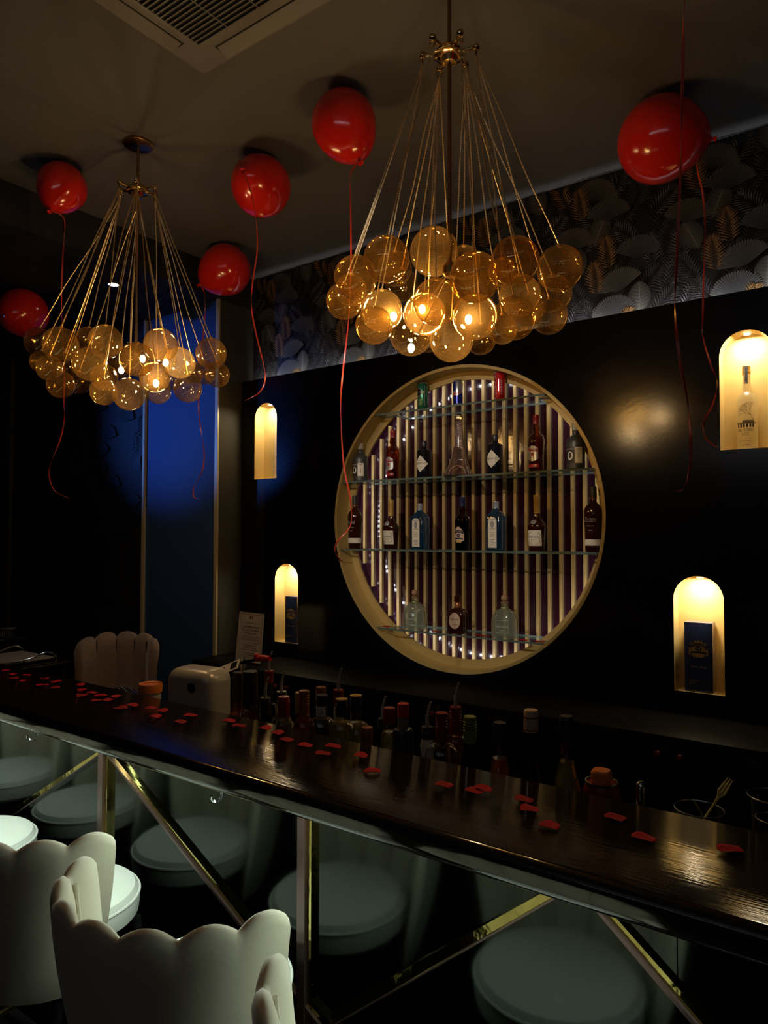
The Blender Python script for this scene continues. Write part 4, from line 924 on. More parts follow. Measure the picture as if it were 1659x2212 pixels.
# ------------------------------------------------------------------ ceiling cassette and left downlight
t = thing('ceiling_air_unit', 'square ceiling air conditioning cassette with dark slatted grille', 'air conditioner', (-1.655, 1.28, ZC))
H = 0.425
mb = MB(); mb.rbox(-H, H, -H, H, -0.022, -0.0005, 0.008, seg=3); mb.build('panel', 'ac_white', t)
g = 0.30
mb = MB(); 
for a, b, c, d in ((-g-.014, g+.014, -g-.014, -g), (-g-.014, g+.014, g, g+.014), (-g-.014, -g, -g, g), (g, g+.014, -g, g)): mb.box(a, b, c, d, -0.030, -0.0221)
mb.build('grille_frame', 'ac_white', t)
MB().box(-g, g, -g, g, -0.0235, -0.0221).build('grille_void', 'ac_dark', t)
for k in range(34): MB().box(-g, g, -g+0.009+k*0.0178, -g+0.009+k*0.0178+0.0045, -0.030, -0.0236).build('grille_slat', 'ac_white', t)
for k in (-.15, 0, .15): MB().box(k-0.002, k+0.002, -g, g, -0.0315, -0.0301).build('grille_rib', 'ac_white', t)
for q in range(4):
    R = Matrix.Rotation(q*pi/2, 4, 'Z')
    mb = MB(); mb.box(-0.27, 0.27, 0.345, 0.400, -0.0235, -0.0221); mb.move(R); mb.build('outlet_slot', 'ac_dark', t)
    mb = MB(); V = [(-0.262, 0.350, -0.0240), (0.262, 0.350, -0.0240), (0.262, 0.396, -0.040), (-0.262, 0.396, -0.040)]
    mb.add(V+[(a, b, c+0.003) for a, b, c in V], [(0, 1, 2, 3), (7, 6, 5, 4), (0, 4, 5, 1), (1, 5, 6, 2), (2, 6, 7, 3), (3, 7, 4, 0)]); mb.move(R); mb.build('louvre_flap', 'ac_white', t)
p = at(245, 615, 2, 3.166)
t = thing('ceiling_downlight', 'small lit round downlight in the lower ceiling, seen through the chandelier chains', 'lamp', (p.x, p.y, 3.17))
MB().lathe([(0.030, -0.0005), (0.045, -0.0005), (0.045, -0.006), (0.030, -0.004)], 28, caps=False).build('trim_ring', 'chrome', t)
MB().lathe([(0, -0.0012), (0.036, -0.0012), (0.036, -0.0022), (0, -0.0022)], 24, caps=False).build('lens', 'downlight_glow', t)
lamp('SPOT', 'downlight_beam', (0, 0, -0.02), 10, (1, 0.9, 0.78), aim=(0, 0, -1), parent=t, spot_size=radians(70), spot_blend=0.8, shadow_soft_size=0.03)
# unseen strip added for the balloon reflections, then an unseen fitting added for the assumed blue light
tag(MB().box(-1.6, 2.0, -1.915, -1.90, 2.60, 2.608).build('added_aisle_strip', 'led_warm'), 'warm white strip light added out of view over the aisle opposite the bar', 'light strip')
t = thing('added_blue_lamp', 'small lamp housing added out of view under the lower ceiling for the assumed blue light', 'lamp', (-6.35, -0.18, 3.17))
MB().tube([(0, 0, -0.001), (0, 0, -0.45)], 0.012, 10).build('yoke', 'dark_plastic', t)
mb = MB(); mb.lathe([(0.05, -0.12), (0.06, -0.10), (0.06, 0.06), (0.052, 0.06), (0.05, -0.08)], 24, caps=False); mb.move(Matrix.Translation((0, 0, -0.52)) @ Vector((0, 0, 1)).rotation_difference(Vector((2.35, 3.2, -0.5))).to_matrix().to_4x4()); mb.build('housing', 'dark_plastic', t)

# ------------------------------------------------------------------ bottles behind the bar
def capmesh(kind, r, z0, z1):
    mb = MB()
    if kind == 'screw': screw_cap(mb, r, z0, z1)
    else: mb.lathe([(r*1.0, z0), (r*1.02, z0+(z1-z0)*.5), (r*0.98, z1-0.002), (r*0.9, z1), (0, z1)], 24, caps=False)
    return mb
def rail_bottle(px_, py_, y, label, wpx, caph, mats, body='bulb', liquor=None, cap='screw', spout=False, bodypx=60, necklen=0.05, neckmat=None, shoulder_px=None, extra=None):
    p = at(px_, py_, 1, y); dep = (p-CAMP).dot(fwd); r = wpx/2/FPX*dep; R = bodypx/2/FPX*dep
    H = p.z-ZR; hc = caph/FPX*dep
    t = thing('liquor_bottle', label, 'bottle', (p.x, y, ZR+0.0008), group='liquor bottles on the work shelf behind the bar')
    rn = r*0.92; zs = H-hc-necklen
    if body == 'bulb': pr = [(R*.9, 0), (R, 0.006), (R, zs-R*.8), (R*.92, zs-R*.42), (R*.66, zs-R*.14), (rn*1.15, zs), (rn, zs+0.012), (rn, H-0.006), (0, H-0.006)]
    elif body == 'cone': pr = [(R*.92, 0), (R, 0.006), (R, max(0.05, zs-R*2.6)), (R*.96, max(0.06, zs-R*2.2)), (R*.72, max(0.08, zs-R*1.35)), (rn*1.35, zs-R*.45), (rn*1.05, zs+0.01), (rn, H-0.006), (0, H-0.006)]
    else: pr = [(R*.95, 0), (R, 0.005), (R, zs-R*.5), (R*.8, zs-R*.2), (rn*1.1, zs), (rn, zs+0.012), (rn, H-0.006), (0, H-0.006)]
    pr = [(a, max(0, b)) for a, b in pr]
    MB().lathe(pr, 36).build('glass_body', mats[0], t)
    if liquor:
        zl = zs-R*0.1 if len(mats) < 4 else zs-R*mats[3]
        q = [(a*.94, b+0.004) for a, b in pr if b < zl]; q.append((q[-1][0]*.93, zl)); q.append((0, zl))
        MB().lathe(q, 28).build('liquor', liquor, t)
    capmesh(cap, r, H-hc, H).build('cap', mats[1], t)
    if neckmat: MB().lathe([(rn*1.06, zs-0.002), (rn*1.04, H-hc-0.001)], 24, caps=False).build('neck_sleeve', neckmat, t)
    if spout:
        c_ = RX*0.010
        mb = MB(); mb.tube([(0, 0, H), (0, 0, H+0.02), (0.002, 0.002, H+0.042), (c_.x, c_.y, H+0.066)], [0.006, 0.0045, 0.0038, 0.0030], 10); mb.tube([(-0.003, 0, H), (-0.005, 0, H+0.03)], 0.0015, 6); mb.build('pourer', 'steel', t)
    if extra: extra(t, H, hc, r, rn, zs, R)
    return t
rail_bottle(516, 1452, 1.70, 'round amber bottle with black neck beside the silver terminal', 26, 62, ('whisky_glass', 'cap_dark'), 'bulb', 'amber_liquor', 'plain', bodypx=60, necklen=0.03)
rail_bottle(540, 1450, 1.56, 'bulbous bottle of red liquor with a black neck', 34, 72, ('clear_glass', 'cap_dark'), 'cone', 'red_liquor', 'plain', bodypx=70, necklen=0.02)
rail_bottle(581, 1449, 1.76, 'tall bottle with dark red cap and steel pourer at the left of the bottles', 20, 26, ('clear_glass', 'red_cap', None), 'slim', 'dark_glass', 'screw', True, bodypx=40, necklen=0.07)
rail_bottle(573, 1507, 1.65, 'low black bottle with a pourer next to the red liquor', 24, 34, ('dark_glass', 'cap_dark'), 'slim', None, 'plain', True, bodypx=34)
rail_bottle(608, 1494, 1.72, 'black capped bottle with pourer behind the wine red cap', 24, 16, ('clear_glass', 'cap_dark'), 'slim', None, 'plain', True, bodypx=44)
rail_bottle(613, 1505, 1.58, 'clear bottle with long wine red cap', 26, 42, ('clear_glass', 'red_cap'), 'bulb', 'pale_liquor', 'plain', bodypx=46, necklen=0.01)
rail_bottle(648, 1496, 1.72, 'gold capped bottle half hidden behind its gold capped neighbour', 21, 44, ('whisky_glass', 'yellow_cap'), 'slim', 'amber_liquor', bodypx=44)
rail_bottle(657, 1492, 1.58, 'amber bottle with ribbed gold screw cap and gold neck', 23, 54, ('whisky_glass', 'copper'), 'bulb', 'amber_liquor', bodypx=48, necklen=0.008)
rail_bottle(693, 1484, 1.72, 'rear bottle with ribbed copper screw cap above a black capped one', 22, 30, ('clear_glass', 'copper'), 'bulb', None, bodypx=46)
def neck_logo(t, H, hc, r, rn, zs, R):
    mb = MB(); w = Wrap(rn*1.05); patch(mb, w, -rn*1.5, rn*1.5, rect(zs+0.002, H-hc-0.002), 0); patch(mb, w, 0.0, 0.012, oval((zs+H-hc)/2, 0.008), 1, 0.0004); patch(mb, w, 0.002, 0.010, oval((zs+H-hc)/2, 0.006), 0, 0.0007); mb.build('neck_label', ['white_paper', 'ink'], t)
rail_bottle(696, 1501, 1.58, 'bulbous clear bottle with black cap and white neck label', 25, 22, ('clear_glass', 'cap_dark'), 'bulb', None, bodypx=56, necklen=0.033, extra=neck_logo)
rail_bottle(731, 1490, 1.74, 'bottle with dark red ribbed neck and steel pourer in the middle group', 22, 34, ('clear_glass', 'red_cap'), 'slim', 'pale_liquor', 'screw', True, bodypx=34, neckmat='white_paper')
rail_bottle(738, 1513, 1.58, 'bulbous clear bottle, yellow topped black neck, in front', 26, 34, ('clear_glass', 'cap_dark'), 'bulb', 'pale_liquor', 'screw', bodypx=54, necklen=0.012, extra=lambda t, H, hc, r, rn, zs, R: MB().lathe([(r*0.96, H+0.0002), (r*1.0, H+0.004), (r*0.8, H+0.005), (0, H+0.005)], 24).build('cap_top', 'yellow_cap', t))
rail_bottle(769, 1505, 1.67, 'pale bottle, yellow topped black neck, standing farther right', 26, 32, ('clear_glass', 'cap_dark'), 'bulb', 'pale_liquor', 'screw', bodypx=68, necklen=0.03, extra=lambda t, H, hc, r, rn, zs, R: MB().lathe([(r*0.96, H+0.0002), (r*1.0, H+0.004), (r*0.8, H+0.005), (0, H+0.005)], 24).build('cap_top', 'yellow_cap', t))
rail_bottle(793, 1571, 1.54, 'short bottle with plain copper cap just above the bar edge', 25, 32, ('clear_glass', 'copper'), 'slim', 'amber_liquor', 'plain', bodypx=40, necklen=0.01)
rail_bottle(826, 1552, 1.73, 'dark bottle with pourer behind the red capped ones', 20, 20, ('dark_glass', 'cap_dark'), 'slim', None, 'screw', True, bodypx=34)
rail_bottle(841, 1529, 1.62, 'clear shouldered bottle with dark red cap', 26, 34, ('clear_glass', 'red_cap'), 'slim', 'pale_liquor', 'plain', bodypx=36, necklen=0.02)
rail_bottle(871, 1520, 1.54, 'grey necked bottle with red cap and wide black body', 25, 28, ('clear_glass', 'bright_red'), 'slim', None, 'screw', bodypx=46, necklen=0.028, neckmat='ac_white', extra=lambda t, H, hc, r, rn, zs, R: MB().lathe([(R*1.02, 0.004), (R*1.02, zs-R*.5), (R*.85, zs-R*.18), (rn*1.2, zs-0.002)], 32, caps=False).build('black_wrap', 'cap_dark', t))
rail_bottle(923, 1570, 1.62, 'white bottle with black ringed collar and steel pourer', 25, 26, ('white_paper', 'cap_dark'), 'cone', None, 'screw', True, bodypx=38, necklen=0.01)
rail_bottle(954, 1540, 1.57, 'broad shouldered clear bottle with long dark red neck', 27, 58, ('clear_glass', 'red_cap'), 'bulb', None, 'screw', bodypx=72, necklen=0.006)
rail_bottle(984, 1527, 1.70, 'bottle with dark red neck, glass collar and steel pourer', 26, 56, ('clear_glass', 'red_cap'), 'bulb', 'red_liquor', 'screw', True, bodypx=46, necklen=0.006)
rail_bottle(1015, 1548, 1.57, 'dark bottle with green foil neck and yellow green screw cap', 29, 58, ('dark_glass', 'green_foil'), 'cone', None, 'screw', bodypx=70, necklen=0.005)
rail_bottle(1079, 1561, 1.58, 'plain clear necked bottle with black cap left of the cream capped one', 29, 42, ('clear_glass', 'cap_dark'), 'cone', 'amber_liquor', 'plain', bodypx=62, necklen=0.035)
def cream_bands(t, H, hc, r, rn, zs, R):
    MB().lathe([(r*1.03, H-hc*.36), (r*1.03, H-hc*.30)], 24, caps=False).build('cap_band', 'red_cap', t)
    MB().lathe([(r*1.03, H-hc*.93), (r*1.03, H-hc*.88)], 24, caps=False).build('cap_band', 'red_cap', t)
    mb = MB(); w = Wrap(R*1.0, 'round'); zc = max(0.03, zs-R*2.6-0.02)
    patch(mb, w, -R*.9, R*1.1, rect(zc-0.06, zc+0.02), 0); patch(mb, w, R*.55, R*1.0, oval(zc+0.01, 0.012), 1, 0.0004); mb.build('paper_label', ['red_label', 'cream_label'], t)
rail_bottle(1147, 1534, 1.58, 'syrup bottle with cream cap, tallest of the right hand group', 31, 46, ('dark_glass', 'cap_cream'), 'cone', None, 'plain', bodypx=76, necklen=0.055, extra=cream_bands)
rail_bottle(1223, 1547, 1.58, 'wide clear syrup bottle with black cap, second of the right hand group', 30, 46, ('clear_glass', 'cap_dark'), 'cone', 'pale_liquor', 'plain', bodypx=76, necklen=0.050)
# red jar with orange lid, shaker handle, glass with fork, glasses
p = at(1299, 1662, 1, 1.60); dz = p.z-ZR
t = thing('syrup_jar', 'dark red jar with silver rim and translucent orange cap', 'jar', (p.x, 1.60, ZR+0.0005))
MB().lathe([(0.036, 0), (0.040, 0.004), (0.040, dz-0.065)], 32).build('white_body', 'white_paper', t)
MB().lathe([(0.0402, dz-0.0645), (0.0400, dz-0.048), (0.036, dz-0.034), (0.034, dz-0.030), (0, dz-0.030)], 32).build('red_shoulder', 'red_cap', t)
MB().lathe([(0.034, dz-0.0295), (0.0365, dz-0.030), (0.0365, dz-0.026), (0.033, dz-0.026)], 32, caps=False).build('metal_rim', 'chrome', t)
MB().lathe([(0.020, dz-0.0295), (0.0215, dz-0.020), (0.0215, dz-0.006), (0.018, dz-0.001), (0.012, dz), (0, dz)], 28, p=3).build('cap', 'orange', t)
p = at(1384, 1688, 1, 1.62)
tag(MB().lathe([(0.011, 0), (0.011, p.z-ZR-0.012), (0.0085, p.z-ZR-0.004), (0.004, p.z-ZR), (0, p.z-ZR)], 24).build('steel_muddler', 'chrome', loc=(p.x, 1.62, ZR+0.0005)), 'round topped steel muddler standing right of the red jar', 'muddler')
p = at(1510, 1748, 1, 1.60); hg = p.z-ZR
t = thing('mixing_glass', 'wide clear glass holding a small gold fork', 'glass', (p.x, 1.60, ZR+0.0005))
MB().lathe([(0.040, 0), (0.044, 0.004), (0.049, hg), (0.0475, hg+0.0008), (0.0425, 0.012), (0, 0.010)], 40, caps=False).build('glass_body', 'clear_glass', t)
MB().lathe([(0.0490, hg-0.001), (0.0496, hg+0.001), (0.0486, hg+0.002), (0.0476, hg)], 40, caps=False).build('rim', 'silver_can', t)
pf = at(1552, 1722, 1, 1.62); tip = at(1568, 1698, 1, 1.63)
d = (tip-pf).normalized(); sdv = d.cross(fwd).normalized()
fk = thing('cocktail_fork', 'small gold fork leaning out of the wide clear glass', 'fork', pf)
MB().tube([d*-0.10, d*-0.02, (0, 0, 0)], [0.0022, 0.0022, 0.0035], 8).build('handle', 'fork_gold', fk)
mb = MB(); 
for s_ in (-1, 0, 1): mb.tube([(0, 0, 0), sdv*0.0075*s_+d*0.012, sdv*0.0065*s_+d*0.030, sdv*0.0055*s_+d*0.046], [0.0034, 0.0027, 0.0022, 0.0010], 8)
mb.build('tines', 'fork_gold', fk)
p = at(1668, 1728, 1, 1.60); hg = p.z-ZR
t = thing('wide_glass', 'flared clear glass cut by the right edge of the frame', 'glass', (p.x, 1.62, ZR+0.0005))
MB().lathe([(0.026, 0), (0.030, 0.004), (0.038, hg*.5), (0.048, hg), (0.0465, hg), (0.0365, hg*.5), (0.026, 0.012), (0, 0.010)], 40, caps=False).build('glass_body', 'clear_glass', t)
MB().lathe([(0.0480, hg-0.001), (0.0488, hg+0.001), (0.0478, hg+0.002), (0.0466, hg)], 40, caps=False).build('rim', 'silver_can', t)
p = at(1672, 1770, 1, 1.54); hg = p.z-ZR
t = thing('glass_mug', 'small clear glass mug with round handle in front of the flared glass', 'glass', (p.x, 1.54, ZR+0.0005))
MB().lathe([(0.022, 0), (0.024, 0.004), (0.032, hg), (0.0307, hg), (0.0225, 0.010), (0, 0.008)], 36, caps=False).build('glass_body', 'clear_glass', t)
MB().lathe([(0.0320, hg-0.001), (0.0327, hg+0.0008), (0.0317, hg+0.0018), (0.0307, hg)], 36, caps=False).build('rim', 'silver_can', t)
hp = [Vector((-0.030-0.014*sin(q), -0.010*0, hg*0.72+0.014*cos(q))) for q in [pi*k/10 for k in range(11)]]
MB().tube(hp, 0.004, 10).build('handle', 'clear_glass', t)

# ------------------------------------------------------------------ terminal, clip, orange lidded tub
xa, xb = at(392, 1500, 1, 1.60).x, at(490, 1450, 1, 1.60).x
t = thing('receipt_dispenser', 'silver rounded dispenser box with a round hole, behind the bar', 'dispenser', ((xa+xb)/2, 1.583, ZR+0.0005), rz=radians(8))
wv = (xb-xa)*0.86; zt = 1.180-ZR
mb = MB(); mb.rbox(-wv/2, wv/2, -0.065, 0.065, 0.10, zt, 0.040, seg=6); mb.build('housing', 'silver_plastic', t, ang=60)
MB().box(-wv/2+0.01, wv/2-0.01, -0.055, 0.055, 0.0, 0.105).build('foot', 'silver_plastic', t)
mb = MB(); mb.lathe([(0.0, 0.0), (0.013, 0.0), (0.014, 0.0022), (0.017, 0.001), (0.016, -0.001)], 24, caps=False); mb.move(Matrix.Translation((0.025, -0.0665, zt-0.055)) @ Matrix.Rotation(radians(90), 4, 'X')); mb.build('key_hole', 'dark_plastic', t)
MB().box(0.02, 0.075, -0.068, -0.060, 0.115, 0.130).build('paper_slot', 'dark_plastic', t)
ua, ub = at(452, 1462, 1, 1.76), at(524, 1432, 1, 1.80)
t = thing('card_terminal', 'black card terminal with white keypad propped behind the silver dispenser', 'payment terminal', (ua+ub)/2)
U = (ub-ua).normalized(); Nn = Vector((0.10, -0.62, 0.78)); Nn = (Nn-U*Nn.dot(U)).normalized(); Vv = Nn.cross(U)
T = Matrix((U, Vv, Nn)).transposed().to_4x4(); hl = (ub-ua).length/2
mb = MB(); mb.rbox(-hl, hl, -0.030, 0.030, -0.022, 0.004, 0.006); mb.move(T); mb.build('body', 'dark_plastic', t)
mb = MB(); mb.box(-hl+0.004, hl-0.012, -0.024, 0.022, 0.0042, 0.0055); mb.move(T); mb.build('face_plate', 'white_paper', t)
mb = MB(); mb.box(hl-0.050, hl-0.022, -0.016, 0.016, 0.0058, 0.0066)
for a in (-.035, -.010): mb.box(a, a+0.008, -0.008, 0.010, 0.0058, 0.0064)
mb.move(T); mb.build('screen', 'dark_plastic', t)
MB().tube([Nn*-0.02, (0, 0.0, ZR-((ua+ub)/2).z+0.001)], 0.012, 12).build('stand', 'dark_plastic', t)
p0, p1 = at(520, 1432, 1, 1.74), at(598, 1416, 1, 1.74)
t = thing('metal_tongs', 'thin steel tongs with a red grip lying across the terminal and bottles', 'tongs', (p0+p1)/2)
c = (p0+p1)/2
MB().strip([p0-c, p1-c], 0.010, Vector((0, 0.3, 1)), th=0.0012).build('blade', 'chrome', t)
g0 = p0+(p1-p0)*.45-c; g1 = p0+(p1-p0)*.82-c
mb = MB(); mb.tube([g0+Vector((0, 0, 0.004)), (g0+g1)/2, g1-Vector((0, 0, .006))], [0.010, 0.012, 0.009], 12); mb.sphere(g0+Vector((0, 0, 0.012)), 0.011, 14); mb.build('red_grip', 'bright_red', t)
MB().tube([p0-c+Vector((0, 0.004, 0)), Vector((p0.x-c.x, p0.y-c.y+0.004, ZR-c.z+0.001))], 0.004, 8).build('leg', 'chrome', t)
p = at(320, 1477, 1, 1.56)
t = thing('tub', 'small pale tub with a bright orange lid behind the bar', 'tub', (p.x, 1.57, 0.80))
hz = p.z-0.80
MB().lathe([(0.034, -0.0), (0.037, hz-0.030)], 32).build('tub_body', 'paper', t)
MB().lathe([(0.0415, hz-0.030), (0.042, hz-0.004), (0.040, hz), (0.036, hz-0.002), (0.035, hz-0.005), (0, hz-0.005)], 36, caps=True).build('lid', 'orange', t)
t2 = thing('side_shelf', 'dark side shelf under the orange lidded tub', 'shelf', (-2.72, 1.66, 0))
MB().box(-0.60, 0.60, -0.145, 0.16, 0.77, 0.7995).build('shelf_top', 'black_matte', t2)
for x in (-0.55, 0.5): MB().box(x, x+0.04, -0.12, 0.14, 0, 0.7695).build('leg', 'black_matte', t2)
p = at(272, 1484, 1, 1.60)
t = thing('utensil_box', 'black box of small metal bar tools left of the orange lid', 'box', (p.x, 1.60, 0.80))
hb = p.z-0.80
MB().rbox(-0.07, 0.07, -0.035, 0.035, 0, hb-0.012, 0.004).build('box_body', 'dark_plastic', t)
mb = MB()
for k in range(9): mb.sphere((-0.06+0.015*k, -0.02+0.012*(k % 3), hb-0.008+0.003*(k % 2)), 0.0045, 10)
mb.build('tool_tips', 'chrome', t)

# ------------------------------------------------------------------ rose petals
def petal_mesh(name, seed, mt):
    rg = random.Random(seed); bm = bmesh.new(); n, R = 18, 4; V = []; F = []
    a_, b_ = 0.0225, 0.0165; cup = rg.uniform(0.10, 0.30); tw = rg.uniform(-.2, .2)
    V.append((0, 0, 0))
    for j in range(1, R+1):
        f = j/R
        for k in range(n):
            q = 2*pi*k/n; rr = 1+0.07*sin(2*q+seed)+0.05*sin(3*q+seed*2)-(0.16*max(0, cos(q))**6)
            x, y = cos(q)*a_*f*rr, sin(q)*b_*f*rr*(1-0.25*cos(q))
            V.append((x, y, cup*(y*y)/b_*0.9+abs(tw)*x*x/a_*0.5+0.0012*sin(3*q)*f))
    F += [(0, 1+k, 1+(k+1) % n) for k in range(n)]
    for j in range(R-1):
        for k in range(n): F.append((1+j*n+k, 1+(j+1)*n+k, 1+(j+1)*n+(k+1) % n, 1+j*n+(k+1) % n))
    m_ = len(V); V2 = [(x, y, z+0.0007) for x, y, z in V]
    FF = [tuple(reversed(f)) for f in F]+[tuple(i+m_ for i in f) for f in F]
    o0 = 1+(R-1)*n
    for k in range(n): FF.append((o0+k, o0+(k+1) % n, m_+o0+(k+1) % n, m_+o0+k))
    zm = min(v[2] for v in V)
    me = bpy.data.meshes.new(name); me.from_pydata([(x, y, z-zm) for x, y, z in V+V2], [], FF); me.materials.append(MT[mt])
    for p_ in me.polygons: p_.use_smooth = True
    return me
PM = [petal_mesh('rose_petal', s, 'petal' if s % 3 else 'petal_b') for s in range(1, 7)]
def petal(p, rz, i, label, group, s=1.0):
    o = bpy.data.objects.new('rose_petal', PM[i % 6]); COL.objects.link(o); o.location = p; o.rotation_euler = (0, 0, rz); o.scale = (s, s, s)
    tag(o, label, 'petal', group); return o
GL, GM_, GS = 'scattered petals on the far left end of the bar', 'loose petals on the left half of the bar', 'petals on the lowest glass shelf'
for i, (x, y, lb) in enumerate([(11, 1449, 'leftmost red petal on the bar, at the very edge of the frame'), (29, 1457, 'red petal just right of the leftmost one, upper of an overlapping pair'), (29, 1466, 'red petal just right of the leftmost one, lower of an overlapping pair'), (58, 1459, 'curled red petal right of the overlapping pair at the far left'), (51, 1471, 'narrow red petal below the curled one at the far left'), (95, 1467, 'thin dark petal left of a brighter one at the far left of the bar'), (121, 1473, 'bright petal right of a thin dark one at the far left of the bar'), (93, 1481, 'left petal of a touching pair, second row at the far left'), (118, 1486, 'right petal of a touching pair, second row at the far left'), (174, 1480, 'dark red petal on the bar in front of the lounge chair, topmost'), (179, 1491, 'rounded petal under the topmost one in front of the lounge chair'), (176, 1504, 'left petal of the heap in front of the lounge chair'), (200, 1497, 'standing folded petal in the middle of the heap before the lounge chair'), (215, 1504, 'right petal of the heap in front of the lounge chair'), (208, 1514, 'left petal of the two just below the heap before the lounge chair'), (232, 1513, 'right petal of the two just below the heap before the lounge chair'), (253, 1505, 'small curled petal right of the heap, left of the orange lid'), (259, 1531, 'thin petal lying below the small curled one, left of the orange lid'), (288, 1524, 'dark thin petal closest to the orange lid on its lower left')]):
    petal(at(x, y, 2, ZB+0.0008), rnd.uniform(0, 6.2), i, lb, None, rnd.uniform(.85, 1.1))
for i, (x, y, lb) in enumerate([(327, 1531, 'red rose petal below the orange lid, left one of a touching pair'), (352, 1536, 'red rose petal below the orange lid, right one of a pair'), (336, 1549, 'lone red rose petal just below a pair, left of the dispenser'),
        (390, 1561, 'red rose petal on the bar, lowest of those left of the silver dispenser'), (413, 1546, 'red rose petal right in front of the silver dispenser'), (496, 1559, 'dull red petal left of a brighter one, below the black necked bottles'), (517, 1569, 'bright red petal right of a duller one, below the black necked bottles'),
        (575, 1574, 'red rose petal below the short black bottle with pourer'), (600, 1584, 'red rose petal in front of the wine red capped bottle'), (619, 1600, 'narrow red petal seen edge on, below the gold capped bottles'), (661, 1611, 'round red petal below the white neck label bottle'),
        (721, 1614, 'red petal turned right, upper of two below the yellow caps'), (699, 1629, 'narrow red petal, lower of two below the yellow caps'), (781, 1633, 'red petal on the bar left of the black bottle, beneath the copper cap'), (806, 1667, 'red petal on the bar below the black bodied bottle'),
        (960, 1698, 'red petal on the bar, beneath the green necked bottle, single'), (1026, 1710, 'left half of the folded petal pair near the middle of the bar'), (1046, 1706, 'right half of the folded petal pair near the middle of the bar'),
        (1133, 1729, 'curled red petal just above a flat one, below the cream cap'), (1145, 1749, 'flat dark petal just under the curled one, below the cream cap'), (1189, 1786, 'large bright red petal on the bar below the wide syrup bottle'),
        (1330, 1769, 'red petal on the bar right below the red jar'), (1393, 1811, 'red petal on the bar below the steel muddler'), (1579, 1837, 'dark red petal at the right end of the bar, rightmost one')]):
    petal(at(x, y, 2, ZB+0.0008), rnd.uniform(-.5, .5)+0.2, i+2, lb, None, 1.0)
for x, y, lb in ((838, 1354, 'red petal at the left end of the lowest glass shelf'), (944, 1366, 'red petal on the glass shelf just left of the dark squat bottle'), (1037, 1375, 'left petal of the two between dark and right clear squat bottles'), (1052, 1377, 'right petal of the two between dark and right clear squat bottles'), (1134, 1387, 'red petal on the glass shelf just right of the right clear bottle'), (1170, 1390, 'red petal at the right end of the lowest glass shelf')):
    w = ray(x, y); p = CAMP+w*((3.30-CAMP.y)/w.y); petal((p.x, 3.285, 1.1037), rnd.uniform(-.4, .4), x, lb, GS, 1.1)

# ------------------------------------------------------------------ bar stools
def stool_parts(t, zs=0.685, ztop=0.918, cover='velvet', legs=True, seatm='seat_leather'):
    SY, NL_, per = -0.045, 7, 12; nu = NL_*per
    tmax = radians(84); V = []; F = []; loop = 18
    def rad(zf): return 0.225+0.030*zf
    zb = zs-0.16
    for i in range(nu+1):
        f = i/nu; th = -tmax+2*tmax*f; lf = (f*NL_) % 1.0 if i < nu else 1.0; u = 2*lf-1
        bump = 1-abs(u)**2.0
        endf = 1.0 if 0.02 < f < 0.98 else 0.6
        zt_ = ztop-0.006+0.021*bump-0.014*(abs(th)/tmax)**3
        thick = 0.026+0.004*bump; puff = 0.010*bump
        base_out = 1.0
        for j in range(loop):
            if j < 7:    # outer wall up
                g = j/7; z = zb+(zt_-0.024-zb)*g; r = rad(g)+thick*0.5 - 0.05*(1-g)**2.2
            elif j < 11:  # over the top
                a = pi*(j-7)/4; z = zt_-0.024+0.024*sin(a); r = rad(1)+thick*0.5*cos(a)-puff*0.5*(1-cos(a))*0.5
            else:         # inner wall down
                g = 1-(j-10)/8; z = zb+0.02+(zt_-0.024-zb)*g; r = rad(g)-thick*0.5-puff-0.03*(1-g)**2
            V.append((r*sin(th)*1.02-0.012, -r*cos(th)*1.0+SY, z))
    for i in range(nu):
        for j in range(loop):
            F.append((i*loop+j, i*loop+(j+1) % loop, (i+1)*loop+(j+1) % loop, (i+1)*loop+j))
    F += [tuple(range(loop))[::-1], tuple(nu*loop+j for j in range(loop))]
    MB().add(V, F, 0, True).build('backrest', cover, t, ang=75)
    for q in range(1, NL_):
        f = q/NL_; th = -tmax+2*tmax*f; pts = []
        for j in range(12):
            g = 1-j/11; z = zb+0.05+(ztop-0.020-0.012*(abs(th)/tmax)**3-zb-0.05)*g; r = rad(g)-0.019-0.03*(1-g)**2
            pts.append((r*sin(th)*1.02-0.012, -r*cos(th)+SY, z))
        MB().tube([(pts[-1][0]*1.0, pts[-1][1]*1.0, pts[-1][2]+0.0)]+pts[::-1], 0.0055, 8).build('piping', cover, t)
    r = 0.178
    MB().lathe([(0, zs-0.085), (r-0.02, zs-0.085), (r, zs-0.070), (r+0.003, zs-0.045), (r, zs-0.020), (r-0.010, zs-0.006), (r-0.04, zs), (0, zs+0.004)], 48, caps=False).build('seat', seatm, t)
    MB().tube([((r+0.002)*cos(2*pi*k/48), (r+0.002)*sin(2*pi*k/48), zs-0.022) for k in range(49)], 0.0035, 6).build('seat_piping', seatm, t)
    MB().lathe([(0.15, zs-0.11), (0.16, zs-0.086), (0, zs-0.0855)], 32).build('seat_base', 'leg_black', t)
    for sx in (-1, 1):
        for sy in (-1, 1):
            MB().tube([(sx*0.12, sy*0.12, zs-0.10), (sx*0.185, sy*0.185, 0.0)], [0.014, 0.011], 12).build('leg', 'leg_black', t)
    k = 0.166
    for a, b in (((-k, -k), (k, -k)), ((k, -k), (k, k)), ((k, k), (-k, k)), ((-k, k), (-k, -k))):
        MB().tube([(a[0], a[1], 0.19), (b[0], b[1], 0.19)], 0.009, 10).build('footrest', 'gold_metal', t)
S0 = thing('bar_stool', 'scallop backed bar stool with white seat at the left edge, only its seat in frame', 'bar stool', (-2.37, 1.065, 0), rz=radians(4), group='scallop backed bar stools')
stool_parts(S0)
